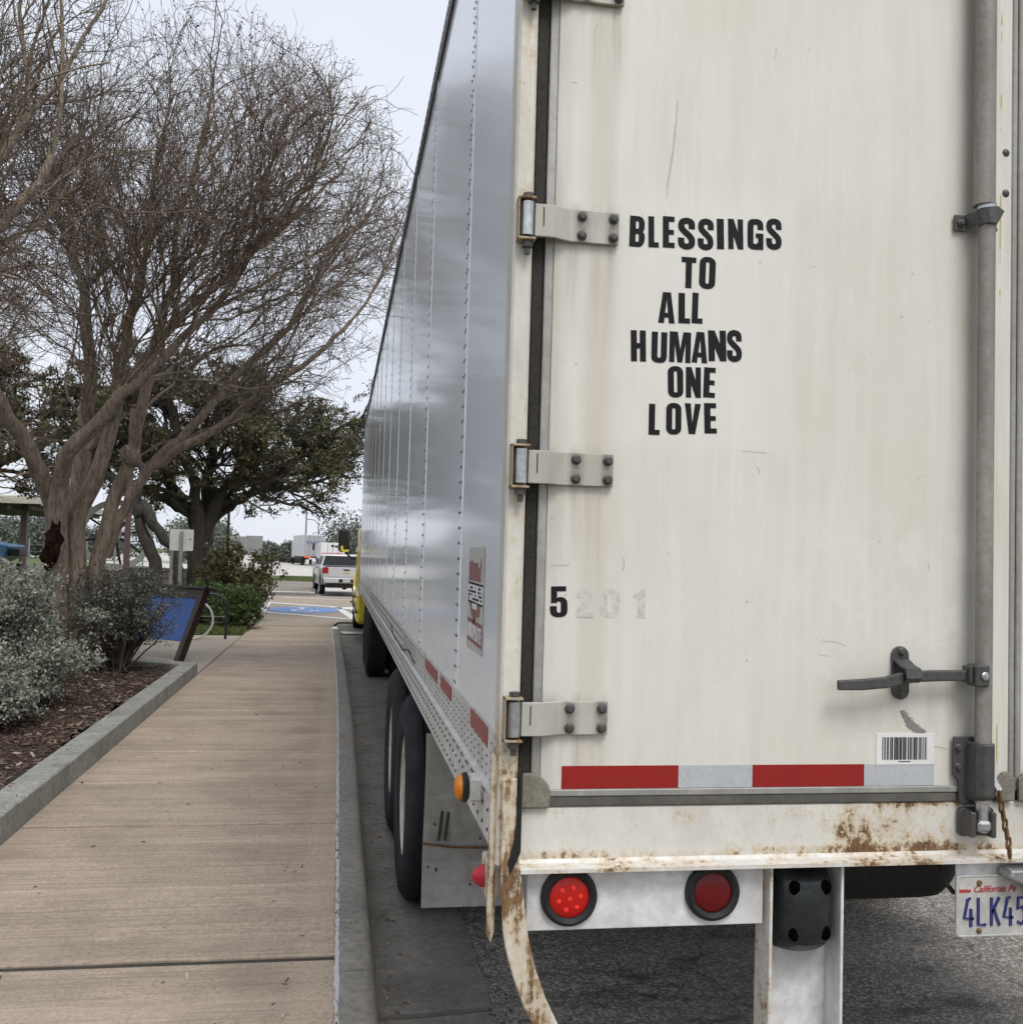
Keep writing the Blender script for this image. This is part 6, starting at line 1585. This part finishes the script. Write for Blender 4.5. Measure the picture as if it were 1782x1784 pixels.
shrub('silver_shrub', (-3.75,11.6,.24), (.72,.7,.6), .72, 'silvery grey shrub tucked between the near shrub and the hollow trunk', 3, 20000, .031, M['sage_dark'], group=GS, clump=80, sr=.016)
shrub('silver_shrub', (-2.80,9.0,.24), (.46,.42,.26), .26, 'low silver grey sprawl at the foot of the near shrub', 4, 10000, .028, M['sage'], group=GS, clump=70, sr=.010)
shrub('green_shrub', (-1.98,21.3,.15), (.52,.55,.42), .44, 'rounded bright green shrub by the bicycle rack hoop', 5, 9000, .05, M['green_leaf'], clump=110, hollow=.7)
shrub('green_shrub', (-2.75,21.6,.15), (.55,.5,.42), .42, 'darker green shrub behind the blue panel and rack ring', 6, 8000, .05, M['green_leaf'], clump=100, hollow=.7)
shrub('green_shrub', (-3.9,21.5,.15), (.6,.5,.42), .40, 'green shrub seen through the stems behind the left rack ring', 9, 6000, .05, M['green_leaf'], clump=90, hollow=.7)
shrub('bronze_shrub', (-2.35,25.0,.15), (1.0,.8,.82), 1.02, 'tall bronze green shrub in front of the grey sign board', 7, 11000, .075, M['bronze_leaf'], clump=120, hollow=.45, sr=.018, lift=.3)
shrub('bronze_shrub', (-4.9,26.0,.15), (.9,.6,.5), .5, 'low bronze shrub against the stone wall', 8, 5000, .07, M['bronze_leaf'], clump=60, hollow=.5)
# grass tufts beside the green shrubs
def tufts(name, xs, ys, z, n, h, label, seed, m):
    g = np.random.default_rng(seed); x = g.uniform(*xs, n); y = g.uniform(*ys, n); a = g.uniform(0, 6.28, n); hh = h*g.uniform(.5, 1.2, n); w_ = .006
    c = np.stack([x, y, np.full(n, z)], 1); u = np.stack([np.cos(a), np.sin(a), 0*a], 1)*w_; ln = g.normal(0, .4, (n, 3))*hh[:, None]; ln[:, 2] = hh
    V = np.stack([c-u, c+u, c+ln], 1).reshape(-1, 3); F = np.arange(3*n).reshape(-1, 3)
    o_ = fast_mesh(name, V, F, m, kind='stuff'); tag(o_, label, 'grass'); return o_
tufts('grass', (-3.6,-1.75), (19.8,22.0), .15, 9000, .10, 'short grass fringe under the rounded green shrubs', 3, M['blades'])
tufts('grass', (-3.5,-1.2), (55.6,66), .128, 9000, .09, 'strip of green lawn beyond the crossing', 4, M['blades'])
# distant woods
def woods(name, xs, ys, base, n, hmin, hmax, label, seed):
    g = np.random.default_rng(seed); cs = []
    for i in range(n):
        x, y, h = g.uniform(*xs), g.uniform(*ys), g.uniform(hmin, hmax); m_ = 1900
        d = g.normal(size=(m_, 3)); d /= np.linalg.norm(d, axis=1, keepdims=True); r_ = g.uniform(.3, 1., m_)**.5
        cs.append(np.array([x, y, base+h*.5])+d*r_[:, None]*np.array([h*.65, h*.5, h*.5])*g.uniform(.8, 1.2, (m_, 1)))
    V, F = leaf_quads(np.concatenate(cs), .30, g, 0, .8)
    o_ = fast_mesh(name, V, F, M['far_leaf'], kind='stuff'); tag(o_, label, 'woods')
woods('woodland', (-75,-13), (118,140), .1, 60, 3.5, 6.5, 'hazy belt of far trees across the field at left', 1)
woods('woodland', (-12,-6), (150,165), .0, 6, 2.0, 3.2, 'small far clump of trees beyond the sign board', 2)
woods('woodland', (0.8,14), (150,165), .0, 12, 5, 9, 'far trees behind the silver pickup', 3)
